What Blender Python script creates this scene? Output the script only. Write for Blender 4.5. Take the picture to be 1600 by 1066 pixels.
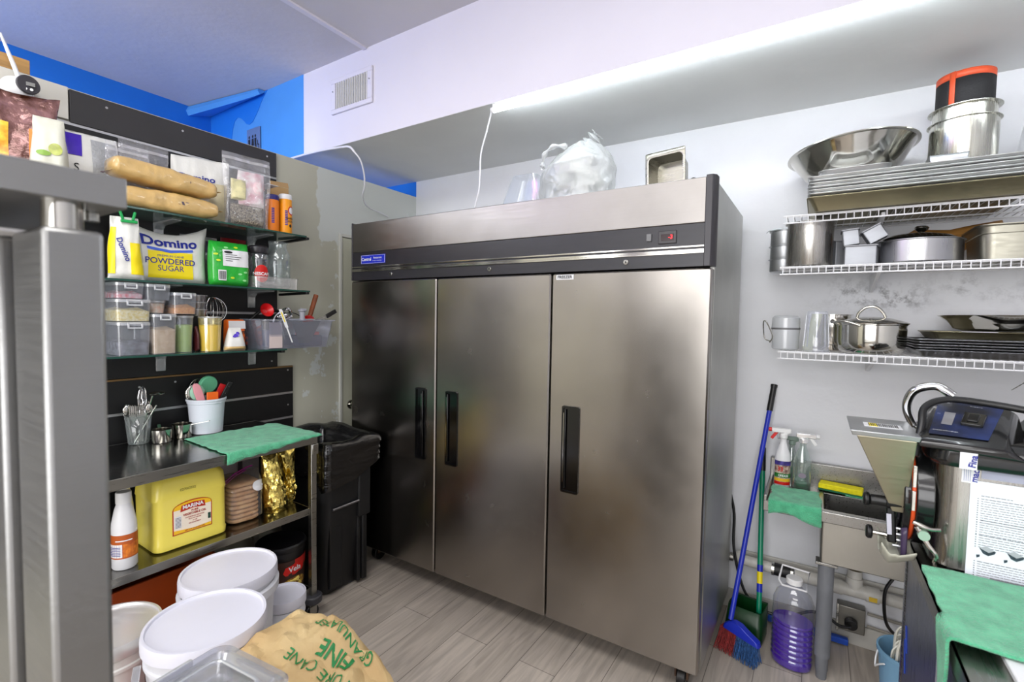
import bpy, math, random
from math import sin, cos, pi, radians as R
from mathutils import Vector, Matrix, noise
random.seed(7)
for o in list(bpy.data.objects): bpy.data.objects.remove(o)
C = bpy.context.scene.collection
sc = bpy.context.scene

# ------------------------------------------------------------ camera, world, lights, exposure
cam_d = bpy.data.cameras.new('camera'); cam = bpy.data.objects.new('camera', cam_d); C.objects.link(cam)
YAW, PITCH, ROLL = 0.5678, 0.0477, 0.0173
cam_d.sensor_width = 36; cam_d.lens = 36 * 749.44 / 1600; cam_d.clip_start = 0.02
fw = Vector((-sin(YAW) * cos(PITCH), cos(YAW) * cos(PITCH), -sin(PITCH)))
rt = Vector((cos(YAW), sin(YAW), 0)); up = rt.cross(fw)
r2 = rt * cos(ROLL) + up * sin(ROLL); u2 = -rt * sin(ROLL) + up * cos(ROLL)
cam.matrix_world = Matrix(((r2.x, u2.x, -fw.x, 0), (r2.y, u2.y, -fw.y, 0), (r2.z, u2.z, -fw.z, 1.545), (0, 0, 0, 1)))
sc.camera = cam
cam_d.dof.use_dof = True; cam_d.dof.focus_distance = 2.4; cam_d.dof.aperture_fstop = 4.0
w = bpy.data.worlds.new('world'); sc.world = w; w.use_nodes = True
w.node_tree.nodes['Background'].inputs[0].default_value = (0.8, 0.85, 1, 1)
w.node_tree.nodes['Background'].inputs[1].default_value = 0.25
sc.view_settings.view_transform = 'Standard'; sc.view_settings.look = 'None'
sc.view_settings.exposure = 0.74; sc.view_settings.gamma = 1; sc.view_settings.use_curve_mapping = False

def area(name, loc, rot, sx, sy, power, col=(1, 1, 1)):
    l = bpy.data.lights.new(name, 'AREA'); l.shape = 'RECTANGLE'; l.size = sx; l.size_y = sy
    l.energy = power; l.color = col
    o = bpy.data.objects.new(name, l); C.objects.link(o); o.location = loc; o.rotation_euler = rot
    return o
area('ceiling_fill_main', (-0.6, -0.2, 3.08), (0, 0, 0), 2.6, 0.9, 36, (1, 0.985, 0.97))  # unseen overhead area lamp, added as room fill
area('ceiling_fill_rear', (0.2, -2.2, 3.08), (0, 0, 0), 2.2, 0.8, 24, (1, 0.98, 0.96))  # second overhead fill, added out of view behind the camera
area('rear_fill', (-0.4, -3.5, 1.75), (R(90), 0, 0), 3.6, 2.0, 84, (0.98, 0.985, 1))  # added soft fill from the rear to reach the ceiling, no known window
area('next_room_fill', (-3.4, -0.6, 3.05), (0, 0, 0), 0.9, 1.6, 46, (0.95, 0.96, 1))  # unseen fill lamp added to brighten the blue room beyond the partition
area('next_room_rear_fill', (-3.4, -3.5, 1.75), (R(90), 0, 0), 1.2, 2.0, 55, (0.98, 0.985, 1))  # fill panel added at the rear of the next room, no known window
area('pink_neon_sign', (-3.95, -1.9, 2.75), (0, R(-90), 0), 0.35, 0.5, 6, (1, 0.25, 0.7))

# ------------------------------------------------------------ materials
def lin(c):
    return tuple((x / 12.92 if x <= .04045 else ((x + .055) / 1.055) ** 2.4) for x in c) + (1,)
MC = {}
def nodes(name):
    m = bpy.data.materials.new(name); m.use_nodes = True
    nt = m.node_tree; b = nt.nodes['Principled BSDF']
    return m, nt, b
def mat(name, col, rough=.5, metal=0., var=.06, vs=6., bump=0., bs=60., emis=0., coat=0., spec=.5, col2=None, stretch=None, sheen=0.):
    if name in MC: return MC[name]
    m, nt, b = nodes(name); N = nt.nodes.new; L = nt.links.new
    b.inputs['Roughness'].default_value = rough; b.inputs['Metallic'].default_value = metal
    b.inputs['Coat Weight'].default_value = coat; b.inputs['Specular IOR Level'].default_value = spec
    b.inputs['Sheen Weight'].default_value = sheen
    tc = N('ShaderNodeTexCoord'); mp = N('ShaderNodeMapping'); L(tc.outputs['Object'], mp.inputs[0])
    if stretch: mp.inputs['Scale'].default_value = stretch
    n = N('ShaderNodeTexNoise'); n.inputs['Scale'].default_value = vs; n.inputs['Detail'].default_value = 5
    L(mp.outputs[0], n.inputs[0])
    mx = N('ShaderNodeMix'); mx.data_type = 'RGBA'
    c1 = lin(col); k = 1 - var * 2.2
    mx.inputs[6].default_value = c1
    mx.inputs[7].default_value = lin(col2) if col2 else (c1[0] * k, c1[1] * k, c1[2] * k, 1)
    rp = N('ShaderNodeMapRange'); rp.inputs[1].default_value = .35; rp.inputs[2].default_value = .65
    L(n.outputs[0], rp.inputs[0]); L(rp.outputs[0], mx.inputs[0]); L(mx.outputs[2], b.inputs['Base Color'])
    if bump:
        n2 = N('ShaderNodeTexNoise'); n2.inputs['Scale'].default_value = bs; n2.inputs['Detail'].default_value = 4
        L(mp.outputs[0], n2.inputs[0])
        bp = N('ShaderNodeBump'); bp.inputs['Strength'].default_value = bump; bp.inputs['Distance'].default_value = .01
        L(n2.outputs[0], bp.inputs['Height']); L(bp.outputs[0], b.inputs['Normal'])
    if emis:
        b.inputs['Emission Color'].default_value = c1; b.inputs['Emission Strength'].default_value = emis
    MC[name] = m; return m
def steel(name, col=(.72, .71, .69), rough=.28, streak=(3, 3, 160), amp=.10, aniso=0., wav=0., dirt=0., arot=0., bmp=.08):
    if name in MC: return MC[name]
    m, nt, b = nodes(name); N = nt.nodes.new; L = nt.links.new
    b.inputs['Metallic'].default_value = 1
    tc = N('ShaderNodeTexCoord'); mp = N('ShaderNodeMapping'); L(tc.outputs['Object'], mp.inputs[0]); mp.inputs['Scale'].default_value = streak
    n = N('ShaderNodeTexNoise'); n.inputs['Scale'].default_value = 3; n.inputs['Detail'].default_value = 6; L(mp.outputs[0], n.inputs[0])
    n3 = N('ShaderNodeTexNoise'); n3.inputs['Scale'].default_value = 2.3; n3.inputs['Detail'].default_value = 6; L(tc.outputs['Object'], n3.inputs[0])
    mr = N('ShaderNodeMapRange'); mr.inputs[3].default_value = rough - amp * .6; mr.inputs[4].default_value = rough + amp; mr.inputs[1].default_value = .3; mr.inputs[2].default_value = .7
    L(n.outputs[0], mr.inputs[0]); L(mr.outputs[0], b.inputs['Roughness'])
    mx = N('ShaderNodeMix'); mx.data_type = 'RGBA'; c1 = lin(col); mx.inputs[6].default_value = c1
    mx.inputs[7].default_value = tuple(v * (.82 - dirt) for v in c1[:3]) + (1,)
    mr2 = N('ShaderNodeMapRange'); mr2.inputs[1].default_value = .35; mr2.inputs[2].default_value = .7; L(n3.outputs[0], mr2.inputs[0])
    L(mr2.outputs[0], mx.inputs[0]); L(mx.outputs[2], b.inputs['Base Color'])
    bp = N('ShaderNodeBump'); bp.inputs['Strength'].default_value = bmp; bp.inputs['Distance'].default_value = .002; L(n.outputs[0], bp.inputs['Height'])
    last = bp
    if wav:
        n4 = N('ShaderNodeTexNoise'); n4.inputs['Scale'].default_value = 2.2; n4.inputs['Detail'].default_value = 1; L(tc.outputs['Object'], n4.inputs[0])
        b2 = N('ShaderNodeBump'); b2.inputs['Strength'].default_value = wav; b2.inputs['Distance'].default_value = .02
        L(n4.outputs[0], b2.inputs['Height']); L(bp.outputs[0], b2.inputs['Normal']); last = b2
    L(last.outputs[0], b.inputs['Normal'])
    if aniso:
        b.inputs['Anisotropic'].default_value = aniso; b.inputs['Anisotropic Rotation'].default_value = arot; b.inputs['Anisotropic Rotation'].default_value = arot
        tg = N('ShaderNodeTangent'); tg.direction_type = 'RADIAL'; tg.axis = 'Z'; L(tg.outputs[0], b.inputs['Tangent'])
    MC[name] = m; return m
def clear(name, col=(1, 1, 1), fac=.15, rough=.1, edge=.5, bump=0., bs=30, milk=.45):
    """thin clear or milky plastic / glass: mostly lets the view through, more sheen at grazing angles"""
    if name in MC: return MC[name]
    m, nt, b = nodes(name); N = nt.nodes.new; L = nt.links.new
    b.inputs['Base Color'].default_value = lin(col); b.inputs['Roughness'].default_value = rough
    b.inputs['Specular IOR Level'].default_value = .8
    tr = N('ShaderNodeBsdfTransparent'); tr.inputs[0].default_value = tuple(.5 + .5 * v for v in lin(col)[:3]) + (1,)
    lw = N('ShaderNodeLayerWeight'); lw.inputs[0].default_value = .5
    ma = N('ShaderNodeMath'); ma.operation = 'MULTIPLY_ADD'; ma.inputs[1].default_value = edge; ma.inputs[2].default_value = fac
    ma.use_clamp = True
    pw = N('ShaderNodeMath'); pw.operation = 'POWER'; pw.inputs[1].default_value = 2.6; L(lw.outputs['Facing'], pw.inputs[0]); L(pw.outputs[0], ma.inputs[0])
    gs = N('ShaderNodeBsdfGlossy'); gs.inputs['Roughness'].default_value = rough; gs.inputs[0].default_value = (1, 1, 1, 1)
    mg = N('ShaderNodeMixShader'); mg.inputs[0].default_value = milk; L(gs.outputs[0], mg.inputs[1]); L(b.outputs[0], mg.inputs[2])
    mx = N('ShaderNodeMixShader'); L(ma.outputs[0], mx.inputs[0]); L(tr.outputs[0], mx.inputs[1]); L(mg.outputs[0], mx.inputs[2])
    L(mx.outputs[0], nt.nodes['Material Output'].inputs[0])
    if bump:
        tc = N('ShaderNodeTexCoord'); n2 = N('ShaderNodeTexNoise'); n2.inputs['Scale'].default_value = bs; n2.inputs['Detail'].default_value = 3; n2.inputs['Distortion'].default_value = 1
        L(tc.outputs['Object'], n2.inputs[0]); bp = N('ShaderNodeBump'); bp.inputs['Strength'].default_value = bump; bp.inputs['Distance'].default_value = .01
        L(n2.outputs[0], bp.inputs['Height']); L(bp.outputs[0], b.inputs['Normal']); L(bp.outputs[0], gs.inputs['Normal'])
    MC[name] = m; return m

def floor_mat():
    m, nt, b = nodes('floor_planks'); N = nt.nodes.new; L = nt.links.new
    tc = N('ShaderNodeTexCoord'); mp = N('ShaderNodeMapping'); L(tc.outputs['Object'], mp.inputs[0]); mp.inputs['Rotation'].default_value = (0, 0, R(90))
    br = N('ShaderNodeTexBrick'); br.inputs['Scale'].default_value = 1; br.inputs['Brick Width'].default_value = 1.2; br.inputs['Row Height'].default_value = .18
    br.inputs['Mortar Size'].default_value = .0015; br.inputs['Color1'].default_value = lin((.74, .70, .655)); br.inputs['Color2'].default_value = lin((.68, .64, .595)); br.inputs['Mortar'].default_value = lin((.42, .39, .36))
    br.inputs['Bias'].default_value = -.1
    L(mp.outputs[0], br.inputs[0])
    mp2 = N('ShaderNodeMapping'); L(tc.outputs['Object'], mp2.inputs[0]); mp2.inputs['Scale'].default_value = (14, 1.1, 1)
    n = N('ShaderNodeTexNoise'); n.inputs['Scale'].default_value = 2.2; n.inputs['Detail'].default_value = 9; n.inputs['Distortion'].default_value = 1.2; L(mp2.outputs[0], n.inputs[0])
    mr = N('ShaderNodeMapRange'); mr.inputs[1].default_value = .36; mr.inputs[2].default_value = .66; mr.inputs[3].default_value = .76; mr.inputs[4].default_value = 1.05; L(n.outputs[0], mr.inputs[0])
    mx = N('ShaderNodeMix'); mx.data_type = 'RGBA'; mx.blend_type = 'MULTIPLY'; mx.inputs[0].default_value = 1
    L(br.outputs[0], mx.inputs[6]); L(mr.outputs[0], mx.inputs[7]); L(mx.outputs[2], b.inputs['Base Color'])
    b.inputs['Roughness'].default_value = .48
    bp = N('ShaderNodeBump'); bp.inputs['Strength'].default_value = .12; bp.inputs['Distance'].default_value = .004; L(n.outputs[0], bp.inputs['Height']); L(bp.outputs[0], b.inputs['Normal'])
    return m
def masked(name, ca, cb, axis, lo, axis2, lo2, rough=.6, patch=0.):
    """paint a, with paint b where coordinate axis > lo and axis2 > lo2 along a ragged edge; plus loose patches of b"""
    m, nt, b = nodes(name); N = nt.nodes.new; L = nt.links.new
    g = N('ShaderNodeNewGeometry'); sp = N('ShaderNodeSeparateXYZ'); L(g.outputs['Position'], sp.inputs[0])
    n = N('ShaderNodeTexNoise'); n.inputs['Scale'].default_value = 9; n.inputs['Detail'].default_value = 8; L(g.outputs['Position'], n.inputs[0])
    def step(ax, v, amp):
        a = N('ShaderNodeMath'); a.operation = 'MULTIPLY_ADD'; a.inputs[1].default_value = amp; L(n.outputs[0], a.inputs[0]); L(sp.outputs[ax], a.inputs[2])
        s = N('ShaderNodeMapRange'); s.inputs[1].default_value = v + amp * .5 - .004; s.inputs[2].default_value = v + amp * .5 + .004; L(a.outputs[0], s.inputs[0]); return s
    s1 = step(axis, lo, .16); s2 = step(axis2, lo2, .3)
    mu = N('ShaderNodeMath'); mu.operation = 'MULTIPLY'; L(s1.outputs[0], mu.inputs[0]); L(s2.outputs[0], mu.inputs[1])
    out = mu
    if patch:
        n2 = N('ShaderNodeTexNoise'); n2.inputs['Scale'].default_value = 5.5; n2.inputs['Detail'].default_value = 9; n2.inputs['Roughness'].default_value = .62; L(g.outputs['Position'], n2.inputs[0])
        st = N('ShaderNodeMapRange'); st.inputs[1].default_value = patch; st.inputs[2].default_value = patch + .01; L(n2.outputs[0], st.inputs[0])
        s3 = step(axis, lo - .12, .1)
        m3 = N('ShaderNodeMath'); m3.operation = 'MULTIPLY'; L(st.outputs[0], m3.inputs[0]); L(s3.outputs[0], m3.inputs[1])
        mxm = N('ShaderNodeMath'); mxm.operation = 'MAXIMUM'; L(mu.outputs[0], mxm.inputs[0]); L(m3.outputs[0], mxm.inputs[1]); out = mxm
    mx = N('ShaderNodeMix'); mx.data_type = 'RGBA'; mx.inputs[6].default_value = lin(ca); mx.inputs[7].default_value = lin(cb)
    L(out.outputs[0], mx.inputs[0]); L(mx.outputs[2], b.inputs['Base Color']); b.inputs['Roughness'].default_value = rough
    bp = N('ShaderNodeBump'); bp.inputs['Strength'].default_value = .15; bp.inputs['Distance'].default_value = .004; L(n.outputs[0], bp.inputs['Height']); L(bp.outputs[0], b.inputs['Normal'])
    return m

ST_DOOR = steel('door_steel', (.64, .62, .595), .25, (3, 3, 3), .025, aniso=.6, wav=.05, dirt=.02, arot=.25, bmp=.0)
ST_SIDE = steel('side_steel', (.72, .72, .70), .38, (160, 160, 2), .08, wav=.08)
ST = steel('steel', (.74, .74, .72), .24, (3, 3, 60), .08)
ST_T = steel('table_steel', (.60, .595, .58), .22, (80, 3, 3), .08)
ST_POL = steel('polished_steel', (.80, .79, .76), .10, (3, 3, 20), .05)
ST_DULL = steel('dull_aluminium', (.76, .77, .78), .38, (10, 10, 60), .08)
ST_FG = steel('stand_steel', (.62, .62, .615), .42, (2, 2, 90), .06)
CHR = steel('chrome', (.88, .88, .88), .07, (1, 1, 1), .02)
BLK = mat('black_plastic', (.055, .055, .06), .38, var=.1, bump=.05)
BLKG = mat('black_gloss', (.03, .03, .035), .15, var=.1)
HDR = mat('black_grille', (.17, .165, .185), .32, var=.08, vs=9, stretch=(1, 1, 6))
WHT = mat('white_plastic', (.90, .90, .91), .35, var=.02)
WHT2 = mat('white_enamel', (.93, .93, .93), .3, var=.02)
DKT = mat('print_black', (.08, .08, .09), .6, var=0)
BLU = mat('print_blue', (.10, .15, .55), .5, var=0)
CHEM = {}

# ------------------------------------------------------------ geometry helpers
class M:
    def __init__(s): s.v = []; s.f = []; s.k = []
    def add(s, vs, fs, mi=0):
        o = len(s.v); s.v += [tuple(p) for p in vs]; s.f += [tuple(i + o for i in f) for f in fs]; s.k += [mi] * len(fs); return s
    def box(s, x0, x1, y0, y1, z0, z1, mi=0):
        return s.add([(x0, y0, z0), (x1, y0, z0), (x1, y1, z0), (x0, y1, z0), (x0, y0, z1), (x1, y0, z1), (x1, y1, z1), (x0, y1, z1)],
                     [(0, 3, 2, 1), (4, 5, 6, 7), (0, 1, 5, 4), (1, 2, 6, 5), (2, 3, 7, 6), (3, 0, 4, 7)], mi)
    def loft(s, rings, c0=True, c1=True, mi=0, closed=True):
        n = len(rings[0]); vs = [p for r in rings for p in r]; fs = []
        for j in range(len(rings) - 1):
            for i in range(n if closed else n - 1):
                a = j * n + i; b = j * n + (i + 1) % n; fs.append((a, b, b + n, a + n))
        if c0: fs.append(tuple(range(n - 1, -1, -1)))
        if c1: fs.append(tuple((len(rings) - 1) * n + i for i in range(n)))
        return s.add(vs, fs, mi)
    def lathe(s, prof, cx=0, cy=0, n=32, mi=0, c0=True, c1=True, z0=0, sy=1.):
        return s.loft([[(cx + r * cos(2 * pi * i / n), cy + sy * r * sin(2 * pi * i / n), z0 + z) for i in range(n)] for r, z in prof], c0 and prof[0][0] > 1e-6, c1 and prof[-1][0] > 1e-6, mi)
    def tube(s, pts, r, n=8, mi=0, cap=True):
        pts = [Vector(p) for p in pts]; rings = []; prev = None
        for i, p in enumerate(pts):
            t = (pts[min(i + 1, len(pts) - 1)] - pts[max(i - 1, 0)]).normalized()
            if prev is None:
                a = t.cross(Vector((0, 0, 1)) if abs(t.z) < .9 else Vector((1, 0, 0))).normalized()
            else: a = (prev - t * prev.dot(t)).normalized()
            prev = a; b = t.cross(a); rr = r[i] if isinstance(r, (list, tuple)) else r
            rings.append([p + a * rr * cos(2 * pi * k / n) + b * rr * sin(2 * pi * k / n) for k in range(n)])
        return s.loft(rings, cap, cap, mi)
    def cyl(s, p0, p1, r, n=16, mi=0, r1=None): return s.tube([p0, p1], [r, r if r1 is None else r1], n, mi)
    def bar(s, p0, p1, wd, th, upv=(0, 0, 1), mi=0):
        p0, p1 = Vector(p0), Vector(p1); t = (p1 - p0).normalized(); u = Vector(upv); a = t.cross(u).normalized(); b = a.cross(t)
        ring = lambda p: [p + a * wd / 2 * i + b * th / 2 * j for i, j in ((-1, -1), (1, -1), (1, 1), (-1, 1))]
        return s.loft([ring(p0), ring(p1)], mi=mi)
    def grid(s, fn, nu, nv, mi=0, flip=False):
        vs = [fn(i / nu, j / nv) for j in range(nv + 1) for i in range(nu + 1)]; fs = []
        for j in range(nv):
            for i in range(nu):
                a = j * (nu + 1) + i; q = (a, a + 1, a + nu + 2, a + nu + 1); fs.append(q[::-1] if flip else q)
        return s.add(vs, fs, mi)
    def sphere(s, c, r, n=16, m=10, sx=1, sy=1, sz=1, mi=0):
        return s.loft([[(c[0] + sx * r * sin(pi * j / m) * cos(2 * pi * i / n), c[1] + sy * r * sin(pi * j / m) * sin(2 * pi * i / n), c[2] - sz * r * cos(pi * j / m)) for i in range(n)] for j in range(1, m)], True, True, mi)
    def poly(s, pts, a, b, axis='y', mi=0):
        """extruded 2d outline: pts are (s,t); axis is the extrusion direction"""
        f = {'y': lambda p, d: (p[0], d, p[1]), 'x': lambda p, d: (d, p[0], p[1]), 'z': lambda p, d: (p[0], p[1], d)}[axis]
        return s.loft([[f(p, a) for p in pts], [f(p, b) for p in pts]], mi=mi)
    def build(s, name, m, parent=None, smooth=True, bevel=0., seg=2, solid=0., sub=0, ang=38, loc=None, rot=None):
        me = bpy.data.meshes.new(name); me.from_pydata(s.v, [], s.f)
        ms = m if isinstance(m, (list, tuple)) else [m]
        for x in ms: me.materials.append(x)
        for p, k in zip(me.polygons, s.k): p.material_index = k; p.use_smooth = smooth
        me.validate(); me.update()
        import bmesh
        bm = bmesh.new(); bm.from_mesh(me); bmesh.ops.recalc_face_normals(bm, faces=bm.faces); bm.to_mesh(me); bm.free()
        if smooth: me.set_sharp_from_angle(angle=R(ang))
        o = bpy.data.objects.new(name, me); C.objects.link(o)
        if parent: o.parent = parent
        if loc: o.location = loc
        if rot: o.rotation_euler = rot
        if solid: md = o.modifiers.new('thick', 'SOLIDIFY'); md.thickness = solid; md.offset = 0
        if bevel: md = o.modifiers.new('bev', 'BEVEL'); md.width = bevel; md.segments = seg; md.limit_method = 'ANGLE'; md.angle_limit = R(40); md.harden_normals = False
        if sub: md = o.modifiers.new('sub', 'SUBSURF'); md.levels = sub; md.render_levels = sub
        return o
def rr(x0, x1, y0, y1, r, z=0, n=5):
    o = []
    for cx, cy, a0 in ((x1 - r, y1 - r, 0), (x0 + r, y1 - r, 90), (x0 + r, y0 + r, 180), (x1 - r, y0 + r, 270)):
        for i in range(n + 1):
            a = R(a0 + 90 * i / n); o.append((cx + r * cos(a), cy + r * sin(a), z))
    return o
def thing(name, label, cat, loc=(0, 0, 0), rz=0, group=None):
    o = bpy.data.objects.new(name, None); C.objects.link(o); o.empty_display_size = .05
    o.location = loc; o.rotation_euler = (0, 0, R(rz)); o['label'] = label; o['category'] = cat
    if group: o['group'] = group
    return o
def tag(o, label, cat, group=None, kind=None):
    o['label'] = label; o['category'] = cat
    if group: o['group'] = group
    if kind: o['kind'] = kind
    return o
def struct(o): o['kind'] = 'structure'; return o
def lab(o, l): o['label'] = l; return o
def dup(root, loc=None, rz=None, label=None, group=None, scale=None):
    def cp(o, par):
        c = o.copy(); C.objects.link(c); c.parent = par
        for ch in list(o.children): cp(ch, c)
        return c
    r = cp(root, None)
    if loc: r.location = loc
    if rz is not None: r.rotation_euler = (0, 0, R(rz))
    if label: r['label'] = label
    if group: r['group'] = group
    if scale: r.scale = scale
    return r
# decals
def flat(y=0.): return lambda s, t, o: (s, y - o, t)
def cyl(r, cx=0, cy=0): return lambda s, t, o: (cx + (r + o) * sin(s / r), cy - (r + o) * cos(s / r), t)
def topz(z=0.): return lambda s, t, o: (s, t, z + o)
def patch(name, S, s0, s1, t0, t1, m, par, off=.0012, nu=8, nv=4):
    return M().grid(lambda u, v: S(s0 + (s1 - s0) * u, t0 + (t1 - t0) * v, off), nu, nv).build(name, m, par)
def blob(name, S, pts, m, par, off=.0014):
    """filled outline (convex-ish) fanned from its centre"""
    cx = sum(p[0] for p in pts) / len(pts); cy = sum(p[1] for p in pts) / len(pts); n = len(pts); vs = [S(cx, cy, off)]; fs = []
    for k in (.5, 1):
        vs += [S(cx + (p[0] - cx) * k, cy + (p[1] - cy) * k, off) for p in pts]
    for i in range(n):
        j = (i + 1) % n; fs += [(0, 1 + i, 1 + j), (1 + i, 1 + n + i, 1 + n + j, 1 + j)]
    return M().add(vs, fs).build(name, m, par)
def ell(name, S, cx, cy, rx, ry, m, par, off=.0014, n=28): return blob(name, S, [(cx + rx * cos(2 * pi * i / n), cy + ry * sin(2 * pi * i / n)) for i in range(n)], m, par, off)
TC = {}
def text(name, S, body, cx, cy, size, m, par, off=.002, rot=0., bold=.0, asp=1., shear=0.):
    key = (body, bold, shear)
    if key not in TC:
        cu = bpy.data.curves.new('t', 'FONT'); cu.body = body; cu.align_x = 'CENTER'; cu.align_y = 'CENTER'; cu.offset = bold; cu.shear = shear; cu.resolution_u = 3
        to = bpy.data.objects.new('t', cu); C.objects.link(to); bpy.context.view_layer.update()
        me = to.to_mesh(); TC[key] = ([tuple(v.co) for v in me.vertices], [tuple(p.vertices) for p in me.polygons]); to.to_mesh_clear()
        bpy.data.objects.remove(to); bpy.data.curves.remove(cu)
    vs, fs = TC[key]; c, sn = cos(R(rot)), sin(R(rot))
    out = []
    for x, y, z in vs:
        x *= size * asp; y *= size
        out.append(S(cx + x * c - y * sn, cy + x * sn + y * c, off))
    return M().add(out, fs).build(name, m, par, smooth=False)
def nz(x, y, z=0., s=1.): return noise.noise(Vector((x * s, y * s, z * s)))
def pillow(w, h, t, seed=0, wr=.01, ears=.0, fat=.5, sag=.0, lean=0., p=4., fs=14., topw=1., ridged=False):
    """a filled bag: P(u,v,side) in local metres, u -1..1, v 0..1, side -1 front / 1 back; base rests on z=0"""
    def P(u, v, side, off=0.):
        au = abs(u); prof = max(0, 1 - au ** p) ** .55 * max(0, min(1, (v / .10) if v < .10 else 1)) ** .5
        top = max(0, 1 - max(0, (v - fat) / (1 - fat)) ** 1.6) if fat < 1 else 1
        T = t / 2 * prof * (top * .94 + .03)
        wd = w / 2 * (1 - (1 - topw) * v) * (1 - .05 * sin(pi * v) * (1 if ears else -.6))
        x = u * wd; z = v * h
        if ears: z += ears * (au ** 2 - .3) * max(0, (v - .55) / .45) ** 1.5
        z -= sag * (1 - au ** 2) * v ** 3
        N = nz(x + seed * 3.1, z * 1.1 + side * 2, seed, fs) * .6 + nz(x * 2 + seed, z * .6, seed + 5 + side, fs * 1.3) * .4
        if ridged: N = abs(N) * 2 - .5
        edge = (1 - au ** 6)
        y = side * T + wr * N * edge * (.5 + v * .5) + lean * v * v
        if v <= .001: y = side * T
        x += wr * .6 * nz(z * 6 + seed, side, 3.3) * au
        return Vector((x, y + side * off, z))
    return P
def bag_mesh(P, nu=26, nv=26, solid=True):
    g = M(); n = nu
    ring = lambda v: [P(-1 + 2 * i / n, v, -1) for i in range(n)] + [P(1 - 2 * i / n, v, 1) for i in range(n)]
    return g.loft([ring(j / nv) for j in range(nv + 1)])
def onbag(P, w, h):
    return lambda s, t, o: tuple(P(max(-1, min(1, s / (w / 2))), max(0, min(1, t / h)), -1, o))
# ------------------------------------------------------------ room shell
WALLW = mat('wall_white', (.885, .89, .905), .7, var=.025, vs=2.5, bump=.12, bs=35)
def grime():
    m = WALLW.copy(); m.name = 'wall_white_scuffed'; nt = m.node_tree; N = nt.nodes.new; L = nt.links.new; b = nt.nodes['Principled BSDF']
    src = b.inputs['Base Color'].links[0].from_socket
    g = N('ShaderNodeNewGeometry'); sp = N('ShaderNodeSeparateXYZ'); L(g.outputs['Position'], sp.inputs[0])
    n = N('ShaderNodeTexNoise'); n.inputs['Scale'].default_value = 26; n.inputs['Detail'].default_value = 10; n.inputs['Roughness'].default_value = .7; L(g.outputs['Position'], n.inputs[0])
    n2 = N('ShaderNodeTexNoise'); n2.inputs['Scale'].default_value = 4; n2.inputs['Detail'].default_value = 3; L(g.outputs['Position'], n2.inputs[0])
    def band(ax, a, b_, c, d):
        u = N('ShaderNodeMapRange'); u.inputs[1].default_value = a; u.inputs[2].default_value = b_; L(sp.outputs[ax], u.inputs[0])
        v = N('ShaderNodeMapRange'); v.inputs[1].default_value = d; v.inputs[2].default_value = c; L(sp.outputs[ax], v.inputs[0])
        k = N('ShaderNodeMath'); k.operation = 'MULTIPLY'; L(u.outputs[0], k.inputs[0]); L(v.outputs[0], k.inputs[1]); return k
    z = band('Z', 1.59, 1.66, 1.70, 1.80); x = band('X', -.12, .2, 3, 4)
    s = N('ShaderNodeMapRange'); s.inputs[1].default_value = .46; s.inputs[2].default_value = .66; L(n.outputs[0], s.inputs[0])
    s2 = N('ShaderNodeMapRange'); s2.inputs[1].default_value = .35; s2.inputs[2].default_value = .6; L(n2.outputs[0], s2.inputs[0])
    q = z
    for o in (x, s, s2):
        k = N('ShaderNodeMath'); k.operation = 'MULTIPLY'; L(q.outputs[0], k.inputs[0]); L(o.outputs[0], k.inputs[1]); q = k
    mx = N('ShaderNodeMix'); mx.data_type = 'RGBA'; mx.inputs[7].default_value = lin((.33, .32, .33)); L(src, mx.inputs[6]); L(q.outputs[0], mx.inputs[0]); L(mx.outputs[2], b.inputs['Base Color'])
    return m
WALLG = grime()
WALLD = mat('wall_rear', (.62, .60, .58), .7, var=.05)
CEIL = mat('ceiling_paint', (.80, .79, .81), .75, var=.02, vs=3, bump=.2, bs=20)
SOFF = mat('soffit_paint', (.87, .86, .90), .7, var=.012, vs=3, bump=.08, bs=25)
BLUE = mat('blue_paint', (.10, .48, .88), .5, var=.02, bump=.1, bs=20)
BLUEL = mat('light_blue_paint', (.30, .60, .90), .5, var=.02, bump=.1, bs=20)
PART = masked('partition_paint', (.735, .73, .665), (.80, .815, .80), 'Y', 1.93, 'Z', 2.02, .6, patch=.60)
struct(M().box(-4.3, 2.5, -3.6, 2.95, -.1, 0).build('floor', floor_mat(), smooth=False))
struct(M().box(-4.3, 2.5, -3.6, 1.97, 3.12, 3.22).build('ceiling', CEIL, smooth=False))
struct(M().box(-2.70, 2.5, 2.80, 2.92, 0, 2.60).build('wall_back', WALLG, smooth=False))
struct(M().box(-4.3, -2.70, 2.80, 2.92, 0, 2.60).build('wall_back_blue', BLUE, smooth=False))
struct(M().box(-2.915, 2.5, 1.97, 2.92, 2.60, 3.22).build('wall_soffit', SOFF, smooth=False))
struct(M().box(-4.3, 2.5, 1.971, 2.80, 2.5985, 2.5998).build('ceiling_soffit', mat('soffit_underside', (.885, .892, .89), .7, var=.02, vs=3, bump=.08, bs=25), smooth=False))
struct(M().box(-4.3, -2.915, 1.97, 2.92, 2.60, 3.22).build('wall_far', BLUEL, smooth=False))
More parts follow.
